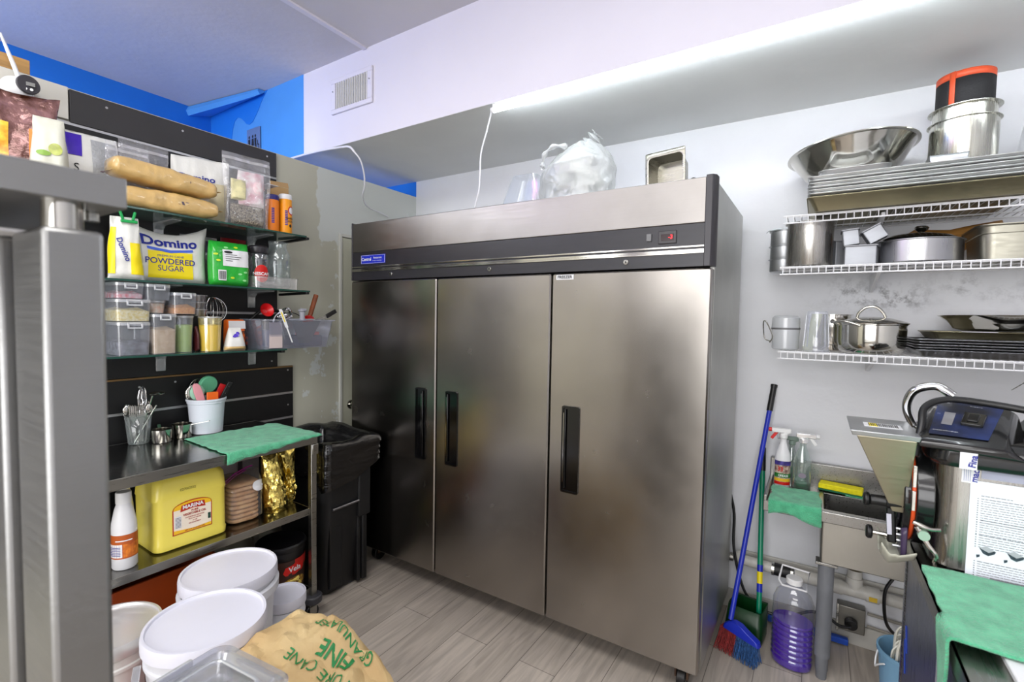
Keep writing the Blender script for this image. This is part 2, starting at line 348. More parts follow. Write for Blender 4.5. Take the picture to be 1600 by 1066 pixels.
# darker drip-edged coat of blue on the far wall
wave = [(-4.11, 3.118), (-3.33, 3.118), (-3.37, 3.09), (-3.41, 3.05), (-3.44, 3.01), (-3.48, 2.97), (-3.52, 2.935), (-3.565, 2.925), (-3.60, 2.935), (-3.63, 2.96), (-3.67, 2.99), (-3.72, 3.007), (-3.76, 2.99), (-3.79, 2.94), (-3.81, 2.86), (-3.81, 2.62), (-4.11, 2.62)]
q = M().poly(wave, 1.9665, 1.9695, 'y')
struct(q.build('wall_far_dark_coat', BLUE, smooth=False))
struct(M().box(-4.3, -4.12, -3.6, 2.8, 0, 3.2).build('wall_far_left', BLUE, smooth=False))
struct(M().box(-2.82, -2.70, -3.6, 2.80, 0, 2.48).build('wall_left', PART, smooth=False))
struct(M().box(2.4, 2.5, -3.6, 2.9, 0, 3.2).build('wall_right', WALLW, smooth=False))
struct(M().box(-4.3, 2.5, -3.7, -3.6, 0, 3.2).build('wall_front', WALLD, smooth=False))
# drooping flap of blue plaster in the far corner under the ceiling
fl = M(); rows = []
for i in range(15):
    k = i / 14; x = -4.16 + .80 * k; d = (1 - k) ** .7
    rows.append([(x, 1.966, 3.117), (x, 1.80 + .12 * k, 3.117 - .002), (x, 1.785 + .13 * k, 3.10 - .02 * d), (x, 1.80 + .13 * k, 3.08 - .035 * d), (x, 1.965, 3.105 - .04 * d * .3)])
fl.loft(rows); struct(fl.build('trim_7', BLUEL))
struct(M().bar((-2.30, -3.5, 3.116), (-2.315, 1.965, 3.116), .03, .012).build('trim_6', SOFF, smooth=False))
# door in the partition, mostly behind the freezer
TRIMW = mat('trim_paint', (.80, .80, .77), .5, var=.03)
DOORM = mat('door_paint', (.755, .755, .68), .5, var=.03)
struct(M().box(-2.70, -2.682, 2.075, 2.095, 0, 2.085).box(-2.70, -2.682, 2.095, 2.79, 2.065, 2.085).build('trim_1', TRIMW, bevel=.003))
d1 = struct(M().box(-2.70, -2.69, 2.100, 2.79, 0.01, 2.06).build('door_1', DOORM, bevel=.002))
kb = M().lathe([(.0, .058), (.018, .058), (.027, .05), (.028, .035), (.016, .02), (.012, .01), (.03, .006), (.03, 0)], n=24)
kb.build('door_knob', ST_POL, d1, loc=(-2.69, 2.165, .935), rot=(0, R(90), 0))
struct(M().box(-2.68, 2.4, 2.785, 2.799, 0, .10).build('baseboard_back', mat('base_paint', (.72, .71, .68), .6, var=.12), bevel=.003))
# dark scuffs on the back wall: grime band under the middle shelf
# white board fixed at the left end of the partition and air grille on the soffit
wb = tag(M().box(-2.698, -2.684, -.2, .722, 2.345, 2.478).build('wall_board', mat('board_white', (.82, .81, .77), .6, var=.04), bevel=.002), 'cream white board on top of the partition left of the black slatwall', 'board')
wd_ = tag(M().box(-2.80, -2.70, .1, .612, 2.482, 2.54).build('wood_plank', mat('pine', (.78, .60, .35), .5, var=.18, vs=4, stretch=(14, 1, 14)), bevel=.003), 'pine plank lying on top of the partition behind the white security camera', 'plank')
v = thing('air_vent', 'white air grille with vertical louvres on the soffit face', 'vent', (-2.432, 1.968, 2.897))
M().box(-.185, .185, -.012, 0, .078, .105).box(-.185, .185, -.012, 0, -.105, -.078).box(-.185, -.145, -.012, 0, -.078, .078).box(.145, .185, -.012, 0, -.078, .078).build('frame', SOFF, v, bevel=.003)
M().box(-.146, .146, -.003, -.001, -.079, .079).build('backing', mat('vent_shade', (.12, .12, .13), .7), v, smooth=False)  # dark sheet paints the shade of the depth behind the louvres
for i in range(14):
    x = -.135 + .0208 * i
    M().poly([(x, -.013), (x + .0035, -.0035), (x + .0060, -.0035), (x + .0025, -.013)], -.078, .078, 'z').build('louvre', WHT2, v, smooth=False)
for sx_ in (-.165, .165): M().cyl((sx_, -.012, .03), (sx_, -.016, .03), .004, 8).build('screw', ST, v)
# restroom sign on the far wall
s = thing('restroom_sign', 'blue grey restroom sign with figures on the blue wall beyond the partition', 'sign', (-3.50, 1.965, 2.79))
M().box(-.085, .085, -.006, 0, -.10, .095).build('plate', mat('sign_plate', (.40, .50, .68), .4), s, bevel=.004)
SS = flat(-.006)
pic = M()
for cx, wf in ((-.05, 0), (-.005, 1), (.03, 0)):
    pic.loft([[SS(cx + .009 * cos(2 * pi * i / 12), .035 + .011 * sin(2 * pi * i / 12), .001) for i in range(12)]], False, True)
    pts = [(-.012, .02), (.012, .02), (.016, -.03), (.006, -.03), (.006, -.075), (-.006, -.075), (-.006, -.03), (-.016, -.03)] if wf else [(-.013, .02), (.013, .02), (.011, -.03), (.007, -.03), (.006, -.075), (-.006, -.075), (-.007, -.03), (-.011, -.03)]
    pic.add([SS(cx + a, b, .001) for a, b in pts], [tuple(range(8))])
pic.build('figures', DKT, s, smooth=False)
M().tube([(.062 + .016 * cos(a), -.0075, -.045 + .018 * sin(a)) for a in [R(20 + 18 * i) for i in range(16)]], .0022, 6).tube([(.058, -.0075, .0), (.06, -.0075, -.03), (.072, -.0075, -.035), (.078, -.0075, -.06)], .0025, 6).build('wheelchair_symbol', DKT, s)

# ------------------------------------------------------------ LED tube light under the soffit
t = thing('led_tube_light', 'long white LED tube light along the soffit edge above the freezer', 'light', (0, 1.985, 2.586))
M().box(-1.40, 1.30, -.009, .009, -.006, .012).build('housing', WHT2, t, bevel=.002)
EM = mat('led_glow', (.95, .98, 1.0), .4, emis=21, var=0)
M().cyl((-1.39, 0, -.016), (1.29, 0, -.016), .011, 14).build('diffuser_tube', EM, t)
for x in (-1.402, 1.302): M().cyl((x - .006, 0, -.014), (x + .006, 0, -.014), .0145, 14).build('end_cap', WHT, t)
for x in (-.36, .6): M().box(x - .004, x + .004, -.02, .0, -.012, .012).build('clip', clear('clip_plastic', fac=.35), t)
WC = mat('white_cable', (.90, .90, .92), .4, var=.02)
def spl(pts, n=8):
    pts = [Vector(p) for p in pts]; o = []
    P = [pts[0] * 2 - pts[1]] + pts + [pts[-1] * 2 - pts[-2]]
    for i in range(1, len(P) - 2):
        a, b, c, d = P[i - 1:i + 3]
        for k in range(n):
            u = k / n; o.append(.5 * ((2 * b) + (c - a) * u + (2 * a - 5 * b + 4 * c - d) * u * u + (3 * b - a - 3 * c + d) * u ** 3))
    o.append(pts[-1]); return o
tag(M().tube(spl([(-1.402, 1.985, 2.585), (-1.418, 1.995, 2.57), (-1.45, 2.0, 2.48), (-1.482, 2.0, 2.38), (-1.487, 2.0, 2.28), (-1.50, 2.01, 2.20), (-1.535, 2.02, 2.11)]), .004, 8).build('power_cord', WC), 'thin white cord hanging from the LED tube to the freezer top', 'cord')
tag(M().tube(spl([(-3.04, 1.955, 2.592), (-2.85, 1.957, 2.594), (-2.70, 1.957, 2.590), (-2.50, 1.955, 2.575), (-2.435, 1.955, 2.562), (-2.405, 1.965, 2.53), (-2.385, 1.99, 2.49), (-2.40, 2.03, 2.43), (-2.45, 2.08, 2.36), (-2.54, 2.14, 2.32), (-2.62, 2.25, 2.285), (-2.675, 2.42, 2.28), (-2.69, 2.50, 2.27)]), [.007] * 40 + [.005] * 40 + [.004] * 17, 8).build('power_cord', WC), 'white cord looping from under the soffit down the partition behind the freezer', 'cord')

# ------------------------------------------------------------ three door freezer
FX, FY = -2.426, 1.958
f = thing('reach_in_freezer', 'tall three door stainless steel reach-in freezer with black top grille', 'freezer', (FX, FY, 0))
Wd = 2.08
M().box(0.004, Wd - .001, .045, .76, .13, 2.085).build('cabinet', ST_SIDE, f, bevel=.004)
M().box(.012, Wd - .035, 0, .05, 1.925, 2.098).build('top_panel', steel('header_steel', (.60, .585, .57), .36, (1.5, 1.5, 60), .08, wav=.08, dirt=.10, bmp=.03), f, bevel=.003)
M().box(.012, Wd - .035, 0.002, .05, 1.757, 1.925).build('grille', HDR, f, bevel=.002)
for z in (1.836, 1.8215, 1.812): M().box(.012, Wd - .035, -.004, .003, z - .004 - (.003 if z == 1.8215 else 0), z + .004).build('chrome_strip', ST_POL, f, bevel=.0015)
M().poly([(Wd - .036, -.004), (Wd - .012, -.004), (Wd, .012), (Wd + .002, .05), (Wd - .036, .05)], 1.757, 2.104, 'z').build('end_cap', mat('cap_dark', (.21, .20, .22), .35), f, bevel=.002)
M().poly([(-.003, .01), (.006, -.003), (.013, -.003), (.013, .05), (-.003, .05)], 1.757, 2.104, 'z').build('end_cap', mat('cap_dark', (.21, .20, .22), .35), f, bevel=.002)
for x in (.343, 1.036, 1.736):
    k = M().cyl((x, .003, 1.787), (x, -.004, 1.787), .011, 20).build('lock', ST_POL, f, bevel=.001)
    M().box(x - .002, x + .002, -.006, -.004, 1.783, 1.791).build('keyhole', DKT, k, smooth=False)
b_ = M().box(.09, .296, -.001, .003, 1.853, 1.905).build('badge', mat('badge_blue', (.12, .18, .72), .35, var=0), f, bevel=.001)
WT = mat('print_white', (.92, .92, .93), .5, var=0)
B = flat(-.001)
m_ = M()
for a, b, c, d in ((.093, .293, 1.9015, 1.9025), (.093, .293, 1.8555, 1.8565), (.093, .094, 1.8555, 1.9025), (.292, .293, 1.8555, 1.9025)): m_.box(a, b, -.0024, -.001, c, d)
m_.build('badge_border', WT, b_, smooth=False)
text('badge_lettering', B, 'Central', .140, 1.879, .027, WT, b_, bold=.02)
text('badge_lettering', B, 'Restaurant', .235, 1.886, .016, WT, b_, bold=.01)
text('badge_lettering', B, 'PRODUCTS  EQUIPMENT', .232, 1.869, .007, WT, b_)
d = M().box(1.868, 1.94, -.004, .003, 1.852, 1.904).build('thermometer', mat('bezel', (.24, .23, .24), .4), f, bevel=.003)
M().box(1.880, 1.930, -.006, -.004, 1.864, 1.890).build('screen', mat('thermo_screen', (.16, .05, .06), .15), d, smooth=False)
text('digits', flat(-.006), '-3', 1.918, 1.877, .022, mat('red_digit', (1, .12, .16), .5, emis=2.0, var=0), d, bold=.01)
M().box(1.820, 1.841, -.006, .003, 1.866, 1.896).build('switch', mat('switch_grey', (.45, .45, .46), .4), f, bevel=.002)
DW = Wd / 3
hx = [(.550, .626), (.767, .847), (1.458, 1.544)]
for i in range(3):
    x0, x1 = i * DW + .004, (i + 1) * DW - .004
    dr = M().loft([[(a, -0.002, b) for a, b, c in rr(x0 + .006, x1 - .006, .138, 1.745, .006)], [(a, .004, b) for a, b, c in rr(x0, x1, .132, 1.751, .008)], [(a, .05, b) for a, b, c in rr(x0, x1, .132, 1.751, .008)]]).build('door', ST_DOOR, f)
    dr['label'] = ['left freezer door', 'middle freezer door', 'right freezer door under the temperature display'][i]
    a, b = hx[i]; z0, z1 = .755, 1.152
    h = M().loft([[(p, y, q_) for p, q_, r_ in rr(a, b, z0, z1, .008)] for y in (-.002, -.009)], True, False)
    h.loft([[(p, y, q_) for p, q_, r_ in rr(a + .008, b - .008, z0 + .008, z1 - .008, .006)] for y in (-.009, -.0035)], False, True)
    n6 = 24
    o_ = rr(a, b, z0, z1, .008); i_ = rr(a + .008, b - .008, z0 + .008, z1 - .008, .006)
    h.loft([[(p, -.009, q_) for p, q_, r_ in o_], [(p, -.009, q_) for p, q_, r_ in i_]], False, False)
    hd = h.build('handle', BLKG, dr)
    sx = b - .022 if i == 0 else a + .016
    M().box(sx - .004, sx + .007, -.014, -.004, z0 + .02, z1 - .015).build('grip_bar', BLKG, hd, bevel=.003)
    M().box(sx - .0045, sx - .0025, -.0152, -.0138, z0 + .05, z1 - .03).build('grip_trim', ST_POL, hd)
    if i == 2:
        lb = M().box(x0 + .022, x0 + .108, -.0035, -.0015, 1.722, 1.744).build('freezer_sign', WHT, dr, smooth=False)
        text('sign_lettering', flat(-.0035), 'FREEZER', x0 + .065, 1.733, .019, DKT, lb, bold=.02)
# small dents on the doors
M().box(.02, Wd - .02, .045, .052, 1.748, 1.76).build('gasket', DKT, f, smooth=False)
RUST = mat('rusty_metal', (.36, .27, .21), .6, metal=.4, var=.2, vs=30)
for x, y in ((.12, .12), (Wd - .08, .10), (.12, .66), (Wd - .08, .66)):
    c = M().box(x - .035, x + .035, y - .04, y + .04, .118, .13).box(x - .028, x - .02, y - .03, y + .035, .05, .12).box(x + .02, x + .028, y - .03, y + .035, .05, .12).build('caster', RUST, f, bevel=.002)
    M().cyl((x - .018, y, .045), (x + .018, y, .045), .045, 24).build('wheel', BLK, c, bevel=.004)
tag(M().box(-.53, -.42, 2.075, 2.10, 2.0875, 2.0895).bar((-.50, 2.06, 2.105), (-.44, 2.03, 2.118), .02, .003).build('metal_hinge', BLK), 'flat dark metal strip lying on the freezer beside the steel pan', 'metal strip')
# ------------------------------------------------------------ slatwall and glass shelves on the partition
SLAT = mat('slat_black', (.055, .055, .06), .42, var=.15, bump=.04)
SLAT2 = mat('slat_charcoal', (.19, .185, .19), .5, var=.05)
RAIL = steel('rail_alu', (.78, .78, .78), .35)
RAW = mat('raw_board_edge', (.50, .38, .22), .7, var=.15)
def slatwall(label, y0, y1, z0, z1, rails, bolts, y0top=None):
    t = thing('slatwall_panel', label, 'slatwall', (-2.70, y0, z0))
    edges = [z0] + rails + [z1]
    for i, (a, b) in enumerate(zip(edges[:-1], edges[1:])):
        ys = (y0top - y0) if (y0top is not None and i == len(edges) - 2) else 0
        M().box(.001, .018, ys, y1 - y0, a - z0 + (.006 if i else 0), b - z0 - .006).build('board', SLAT2 if (y0top is not None and i == len(edges) - 2) else SLAT, t, bevel=.002)
    M().box(.001, .008, 0, y1 - y0, 0.002, z1 - z0 - .15).build('backing', RAW, t, smooth=False)
    if z1 < 2: M().box(.001, .0175, 0, y1 - y0, z1 - z0 - .006, z1 - z0 + .002).build('raw_edge', RAW, t, smooth=False)
    for r in rails:
        M().box(.004, .012, 0, y1 - y0, r - z0 - .008, r - z0 + .008).box(.012, .0165, 0, y1 - y0, r - z0 - .008, r - z0 - .003).build('rail', RAIL, t, smooth=False)
    for y, z in bolts: M().cyl((.0175, y - y0, z - z0), (.0195, y - y0, z - z0), .005, 10).build('screw', RAIL, t)
    return t
slatwall('black slatwall panel behind the glass shelves with metal rails', -.4, 1.636, 1.236, 2.478, [1.548, 2.33], [(1.60, 1.27), (.85, 2.44), (1.15, 2.44), (1.58, 2.44), (.8, 1.27)], .726)
slatwall('black slatwall panel behind the cart with two grey rails', -.4, 1.734, .30, 1.232, [.923, 1.072], [(1.70, 1.21), (1.70, 1.0), (1.1, 1.2), (.95, 1.19)])
SG = clear('shelf_glass', (.50, .62, .58), fac=.22, rough=.04, edge=.6)
SGE = mat('glass_edge', (.12, .28, .24), .15, var=0)
BRK = clear('bracket_plastic', (.92, .94, .95), fac=.32, rough=.15, edge=.6)
SH = {}
for nm, zt, y1, lb in (('top', 1.978, 1.635, 'highest glass shelf on the black slatwall, holding sugar bags and yellow shakers'), ('mid', 1.678, 1.655, 'middle glass shelf on the black slatwall with the powdered sugar bag'), ('low', 1.360, 1.515, 'lowest glass shelf on the black slatwall with the plastic tubs')):
    t = thing('glass_shelf', lb, 'shelf', (-2.68, .42, zt), group=None)
    L_ = y1 - .42
    M().box(.004, .28, 0, L_, -.008, 0).build('glass_pane', SG, t, smooth=False)
    M().box(.2795, .2812, 0, L_, -.008, 0).box(.004, .2812, L_, L_ + .0016, -.008, 0).build('polished_edge', SGE, t, smooth=False)
    for y in (1.035 - .42, 1.478 - .42):
        M().poly([(0.002, -.10), (.012, -.10), (.016, -.04), (.035, -.022), (.20, -.013), (.20, -.0085), (.002, -.0085)], y - .02, y + .02, 'y').build('bracket', BRK, t, bevel=.002)
    SH[nm] = t
M().bar((.02, 1.22, -.02), (.285, 1.22, -.014), .02, .014).build('arm', BLK, SH['top'], bevel=.002)
M().bar((.02, 1.22, -.02), (.285, 1.22, -.014), .02, .014).build('arm', BLK, SH['mid'], bevel=.002)
M().bar((.02, 1.08, -.02), (.275, 1.08, -.014), .02, .014).build('arm', BLK, SH['low'], bevel=.002)

# ------------------------------------------------------------ bag builders
ZIP = clear('zip_plastic', (.95, .95, .96), fac=.16, rough=.12, edge=.45, bump=1.0, bs=22)
TANP = mat('brown_sugar', (.84, .70, .45), .38, var=.08, vs=14, bump=.9, bs=14, coat=.7)
SUGW = mat('sugar_bag_white', (.88, .88, .86), .34, var=.03, bump=.7, bs=11)
YEL = mat('print_yellow', (.95, .86, .05), .4, var=.02)
def bag(name, label, cat, loc, rz, w, h, t, m, **kw):
    g = kw.pop('group', None)
    th = thing(name, label, cat, loc, rz, g); P = pillow(w, h, t, **kw)
    bag_mesh(P).build('bag', m, th, ang=80)
    return th, onbag(P, w, h), P
def seam(th, P, w, h, m, v0=.95, v1=1.0, nm='seal_strip'):
    g = M(); g.grid(lambda u, v: tuple(P(-1 + 2 * u, v0 + (v1 - v0) * v, -1, .003)), 20, 3); return g.build(nm, m, th)

# --- top shelf
Z1 = 1.979
FOIL = mat('brown_foil_bag', (.30, .17, .12), .25, metal=.35, var=.3, vs=18, bump=1.0, bs=22, col2=(.62, .46, .45))  # pale second tone paints speckled highlights into the foil colour
th, S, P = bag('snack_bag', 'shiny brown foil snack bag with orange print at the far left of the top shelf', 'bag', (-2.56, .55, Z1), 80, .21, .375, .11, FOIL, seed=2, wr=.022, ears=.02, p=5)
patch('orange_print', S, -.105, -.035, .10, .25, mat('print_orange', (.95, .55, .10), .4, var=.15, vs=30, col2=(1, .85, .3)), th, off=.003, nu=12, nv=10)
patch('orange_strip', S, .02, .045, .10, .24, mat('print_orange2', (.92, .50, .08), .4, var=.02), th, off=.003, nu=4, nv=10)
th, S, P = bag('flour_pouch', 'cream pouch with small green leaf print beside the brown foil bag', 'bag', (-2.432, .598, Z1), 82, .105, .275, .055, mat('cream_pouch', (.86, .86, .80), .5, var=.08, vs=9, bump=.3, bs=16), seed=5, wr=.014, p=4, topw=.8)
ell('leaf_print', S, .015, .16, .022, .022, mat('leaf_print', (.80, .84, .45), .5, var=.2, vs=30), th, off=.003)
ell('leaf_print', S, -.02, .14, .02, .01, mat('leaf_green', (.55, .70, .30), .5), th, off=.0035)
th, S, P = bag('sugar_bag', 'white bag with a purple top panel on the top glass shelf', 'bag', (-2.60, .765, Z1), 86, .225, .30, .06, SUGW, seed=8, wr=.010, p=4, topw=.8)
patch('purple_panel', S, -.105, -.035, .20, .29, mat('print_purple', (.25, .10, .72), .25, var=.12, vs=18, coat=.5), th, off=.003, nu=12, nv=8)
patch('grey_panel', S, .0, .10, .10, .28, mat('silver_bag', (.72, .73, .74), .4, metal=.2, var=.1, vs=14, bump=.4), th, off=.003, nu=10, nv=12)
text('lettering', S, 'S', -.055, .150, .045, DKT, th, off=.004)
ell('round_print', S, .0, .125, .025, .008, mat('print_violet', (.32, .22, .62), .4), th, off=.004)
th, S, P = bag('zip_bag', 'crumpled clear zip bag left of the tagged clear bag on the top shelf', 'zip bag', (-2.552, .880, Z1 + .001), 90, .15, .285, .02, ZIP, seed=12, wr=.008, p=4)
seam(th, P, .15, .27, clear('zip_strip', fac=.45), .86, .90)
th, S, P = bag('zip_bag', 'clear zip bag with a white paper tag above the tan sugar bags', 'zip bag', (-2.63, .968, Z1 + .001), 90, .19, .33, .03, ZIP, seed=14, wr=.012, p=4, lean=-.0)
seam(th, P, .25, .31, MC['zip_strip'], .88, .92)
patch('paper_tag', S, -.09, .09, .17, .225, WHT, th, off=.004)
for nm, lb, z, y, w_, sd, tilt in (('sugar_bag', 'tan brown sugar bag lying on another, upper one of the pair', Z1 + .088, .975, .40, 3, -.07), ('sugar_bag', 'tan brown sugar bag lying flat, lower one of the pair', Z1 + .0, .99, .38, 6, 0)):
    th = thing(nm, lb, 'bag', (-2.447, y, z), 89, 'tan brown sugar bags')
    g = M(); rings = []
    nn = 40
    for j in range(nn + 1):
        u = -1 + 2 * j / nn; e = max(.003, (1 - abs(u) ** (12 if u < 0 else 6))) ** .5; ring = []
        for i in range(28):
            a = 2 * pi * i / 28
            yy = .070 * min(1, e * 1.6) * abs(cos(a)) ** .6 * (1 if cos(a) > 0 else -1); zz = .044 + .044 * (1 - .10 * u * u - .10 * abs(nz(u * 3.1 + sd, 2))) * e ** .7 * abs(sin(a)) ** .55 * (1 if sin(a) > 0 else -1)
            k = 1 + .07 * nz(u * 4 + sd, yy * 16, zz * 16 + sd) + .05 * abs(nz(u * 9, yy * 30, zz * 30)) + .05 * abs(nz(u * 16 + yy * 30, yy * 30, zz * 30)) + .02 * nz(u * 50 + yy * 60, yy * 30, zz * 60)
            ring.append((u * w_ / 2, yy * k, max(0.001, .044 + (zz - .044) * k + tilt * u * .18 * (1 if u > 0 else .2) * 0 + (tilt * u * .2 + .014 if tilt else 0))))
        rings.append(ring)
    g.loft(rings).build('bag', TANP, th, ang=80)
    cr = M()
    for sx in (-1, 1): cr.add([(sx * w_ * .5, -.05, .045), (sx * w_ * .5, .05, .045), (sx * (w_ * .5 + .007), .06, .05), (sx * (w_ * .5 + .007), -.06, .042)], [(0, 1, 2, 3)])
    cr.build('seal_strip', TANP, th, solid=.002)
    if tilt == 0: patch('date_code', lambda s_, t_, o: (s_, -.0705 - o, t_), .01, .05, .038, .052, mat('code_print', (.35, .30, .35), .5, var=.3, vs=120), th)
    else: patch('date_code', lambda s_, t_, o: (s_, -.0708 - o, t_), .06, .075, .05, .058, mat('code_print', (.35, .30, .35), .5), th)
th, S, P = bag('sugar_bag', 'white and yellow sugar bag standing open at the shelf edge, leaning forward', 'bag', (-2.572, 1.180, Z1), 68, .225, .315, .06, SUGW, seed=17, wr=.010, ears=.0, p=4, fat=.4, topw=1.05)
text('lettering', S, 'Domino', -.015, .215, .042, BLU, th, off=.004, bold=.02)
patch('yellow_base', S, -.117, .02, 0.005, .085, YEL, th, off=.003, nu=14, nv=8)
patch('yellow_base', S, -.117, -.06, .085, .13, YEL, th, off=.003, nu=8, nv=6)
patch('clear_window', S, .03, .10, .02, .20, mat('sugar_window', (.88, .84, .70), .35, var=.1, vs=20), th, off=.003, nu=8, nv=12)
th, S, P = bag('zip_bag', 'clear zip bag of seeds and small packets at the right of the top shelf', 'zip bag', (-2.425, 1.325, Z1), 84, .20, .345, .045, ZIP, seed=21, wr=.012, ears=.0, p=4, fat=.3, topw=1.12)
seam(th, P, .205, .33, MC['zip_strip'], .90, .94)
SEED = mat('seeds', (.62, .58, .50), .6, var=.5, vs=160, col2=(.20, .16, .13))
q = pillow(.155, .10, .034, seed=22, wr=.006, fat=.9); bag_mesh(q, 18, 10).build('seed_heap', SEED, th, loc=(0, 0, .004))
q = pillow(.12, .17, .035, seed=25, wr=.02, fat=.6); o = bag_mesh(q, 18, 12).build('packet', mat('pink_packet', (.88, .68, .72), .4, var=.25, vs=26, col2=(.95, .93, .92)), th, loc=(.02, 0, .10))
q = pillow(.07, .10, .03, seed=26, wr=.01, fat=.6); bag_mesh(q, 14, 10).build('packet', mat('cream_packet', (.93, .90, .70), .4, var=.15, vs=26), th, loc=(-.045, -.012, .12))
def shaker(label, y, h, r, body, capc, x=-2.47, band=True):
    t = thing('shaker', label, 'shaker', (x, y, Z1), 75)
    M().lathe([(r * .96, 0), (r, .004), (r, h * .86), (r * .97, h * .88)], n=28).build('canister', body, t)
    M().lathe([(r * .98, 0), (r * 1.02, .004), (r * 1.02, .022), (r * .9, .027)], n=28, z0=h * .88).build('cap', capc, t)
    return t
t = shaker('tall white shaker with a red cap beside the zip bag of seeds', 1.420, .235, .026, WHT, mat('cap_red', (.85, .10, .10), .35), -2.49)
AM = mat('label_orange', (.96, .62, .04), .4, var=.03); OR2 = mat('label_amber', (.93, .50, .05), .4, var=.03)
for lb, y, h, cap, b in (('orange shaker with a dark blue cap on the top shelf', 1.478, .19, mat('cap_navy', (.12, .10, .45), .35), OR2), ('yellow orange shaker with a white cap, nearest the end of the top shelf', 1.553, .21, WHT, AM)):
    t = shaker(lb, y, h, .033, b, cap, -2.465); S = cyl(.033)
    g = M()
    for k in range(9): g.grid(lambda u, v: S(-.012 + .014 * u, .045 + k * .009 + .006 * v, .001), 3, 1)
    g.build('barcode', BLU, t)
    if h > .2:
        ell('round_logo', S, .022, .125, .019, .024, mat('logo_red', (.80, .12, .10), .4), t, off=.001); ell('round_logo', S, .022, .125, .014, .018, WHT, t, off=.0016)
        text('lettering', S, 'BAKING', .02, .083, .014, DKT, t, bold=.02); text('lettering', S, 'SODA', .02, .066, .014, DKT, t, bold=.02)
        ell('black_dot', S, .016, .043, .007, .009, DKT, t)
t = thing('paper_bag', 'small folded brown paper bag behind the yellow shakers', 'bag', (-2.57, 1.575, Z1), 80)
M().box(-.05, .05, -.025, .025, 0, .27).add([(-.05, -.025, .27), (.05, -.025, .27), (.055, .0, .305), (-.045, .0, .30)], [(0, 1, 2, 3)]).build('bag', mat('kraft', (.72, .58, .38), .7, var=.12, bump=.3, bs=14), t, bevel=.004)
tag(M().box(-2.56, -2.44, 1.44, 1.50, Z1 + .2405, Z1 + .2435).build('plastic_lid', WHT, bevel=.001), 'thin white plastic lid lying across the white and orange shakers', 'card')  # thin white lid resting on the shakers

# --- middle shelf
Z2 = 1.679
th, S, P = bag('sugar_bag', 'twisted white and yellow sugar bag closed with a green clip', 'bag', (-2.435, .822, Z2), 80, .12, .255, .06, SUGW, seed=31, wr=.018, p=3, fat=.35, topw=.75)
patch('yellow_side', S, .015, .060, .02, .15, YEL, th, off=.003, nu=8, nv=12); patch('yellow_side', S, -.060, -.038, .02, .21, YEL, th, off=.003, nu=5, nv=12)
text('lettering', S, 'Domino', -.01, .12, .03, BLU, th, off=.005, rot=-70, bold=.02)
g = thing('bag_clip', 'green plastic clip on the neck of the twisted sugar bag', 'clip', (-2.415, .832, Z2 + .243), 80)
M().box(-.028, .028, -.006, .006, -.012, .0).bar((-.02, 0, 0), (-.032, 0, .04), .01, .012, (0, 1, 0)).bar((.012, 0, 0), (.02, 0, .035), .01, .012, (0, 1, 0)).build('clip', mat('clip_green', (.05, .62, .30), .35), g, bevel=.003)
th, S, P = bag('spice_bag', 'orange bag standing between the two sugar bags', 'bag', (-2.652, .905, Z2), 90, .10, .24, .03, mat('orange_bag', (.86, .38, .14), .4, var=.25, vs=16), seed=33, wr=.006)
th, S, P = bag('sugar_bag', 'large Domino-style white sugar bag with yellow panel reading POWDERED SUGAR', 'bag', (-2.545, 1.018, Z2), 85, .32, .252, .10, SUGW, seed=36, wr=.007, ears=.036, p=5, fat=.55, sag=.02, topw=1.04)
th['label'] = 'large white sugar bag with a yellow panel reading POWDERED SUGAR'
patch('yellow_panel', S, -.088, .09, .02, .143, YEL, th, off=.003, nu=22, nv=14)
blob('blue_band', S, [(-.09, .162), (0, .150), (.092, .162), (.092, .150), (0, .137), (-.09, .150)], mat('print_band', (.25, .38, .82), .4, var=0), th, off=.004)
text('lettering', S, 'Domino', .0, .190, .066, BLU, th, off=.004, bold=.03)
text('lettering', S, 'PREMIUM CANE', .0, .121, .015, BLU, th, off=.004)
text('lettering', S, 'POWDERED', .0, .096, .037, BLU, th, off=.004, bold=.012)
text('lettering', S, 'SUGAR', .0, .064, .037, BLU, th, off=.004, bold=.0, asp=.9)
th, S, P = bag('dry_goods_bag', 'grey plastic bag with dark lettering behind the green package', 'bag', (-2.645, 1.20, Z2), 88, .17, .25, .04, clear('smoky_bag', (.62, .58, .60), fac=.65, rough=.3, bump=.6), seed=38, wr=.007)
patch('purple_corner', S, .02, .075, .17, .23, mat('purple_dark', (.22, .10, .28), .4), th, off=.003); patch('yellow_corner', S, -.08, -.04, .12, .18, YEL, th, off=.003)
text('lettering', S, 'AU', -.03, .10, .06, DKT, th, off=.004, bold=.03)
th, S, P = bag('food_package', 'bright green rounded package with a white label', 'package', (-2.475, 1.258, Z2), 86, .180, .215, .08, mat('green_wrap', (.16, .70, .22), .25, var=.08, vs=12, bump=.3, bs=20, coat=.5), seed=41, wr=.01, p=8, fat=.75)
patch('white_label', S, -.042, .078, .095, .175, WHT, th, off=.004, nu=14, nv=8)
ell('logo_oval', S, -.018, .163, .018, .006, DKT, th, off=.006)
patch('small_label', S, -.062, -.028, .025, .075, WHT, th, off=.004)
for i, (a, b) in enumerate(((-.025, .185), (.02, .19), (.055, .03), (.0, .04), (.06, .07), (-.06, .12), (.035, .06), (-.07, .15))):
    ell('leaf_print', S, a, b, .009, .005, mat('leaf_yellow', (.75, .85, .15), .4, var=0) if i % 2 else mat('leaf_pale', (.55, .85, .55), .4, var=0), th, off=.004)
g = M()
for k, (a, b) in enumerate(((.150, .05), (.140, .07), (.130, .06), (.120, .03))): g.grid(lambda u, v: S(-.03 + b * u, a + .0025 * v, .0055), 8, 1)
g.build('printed_lines', DKT, th)
g = M()
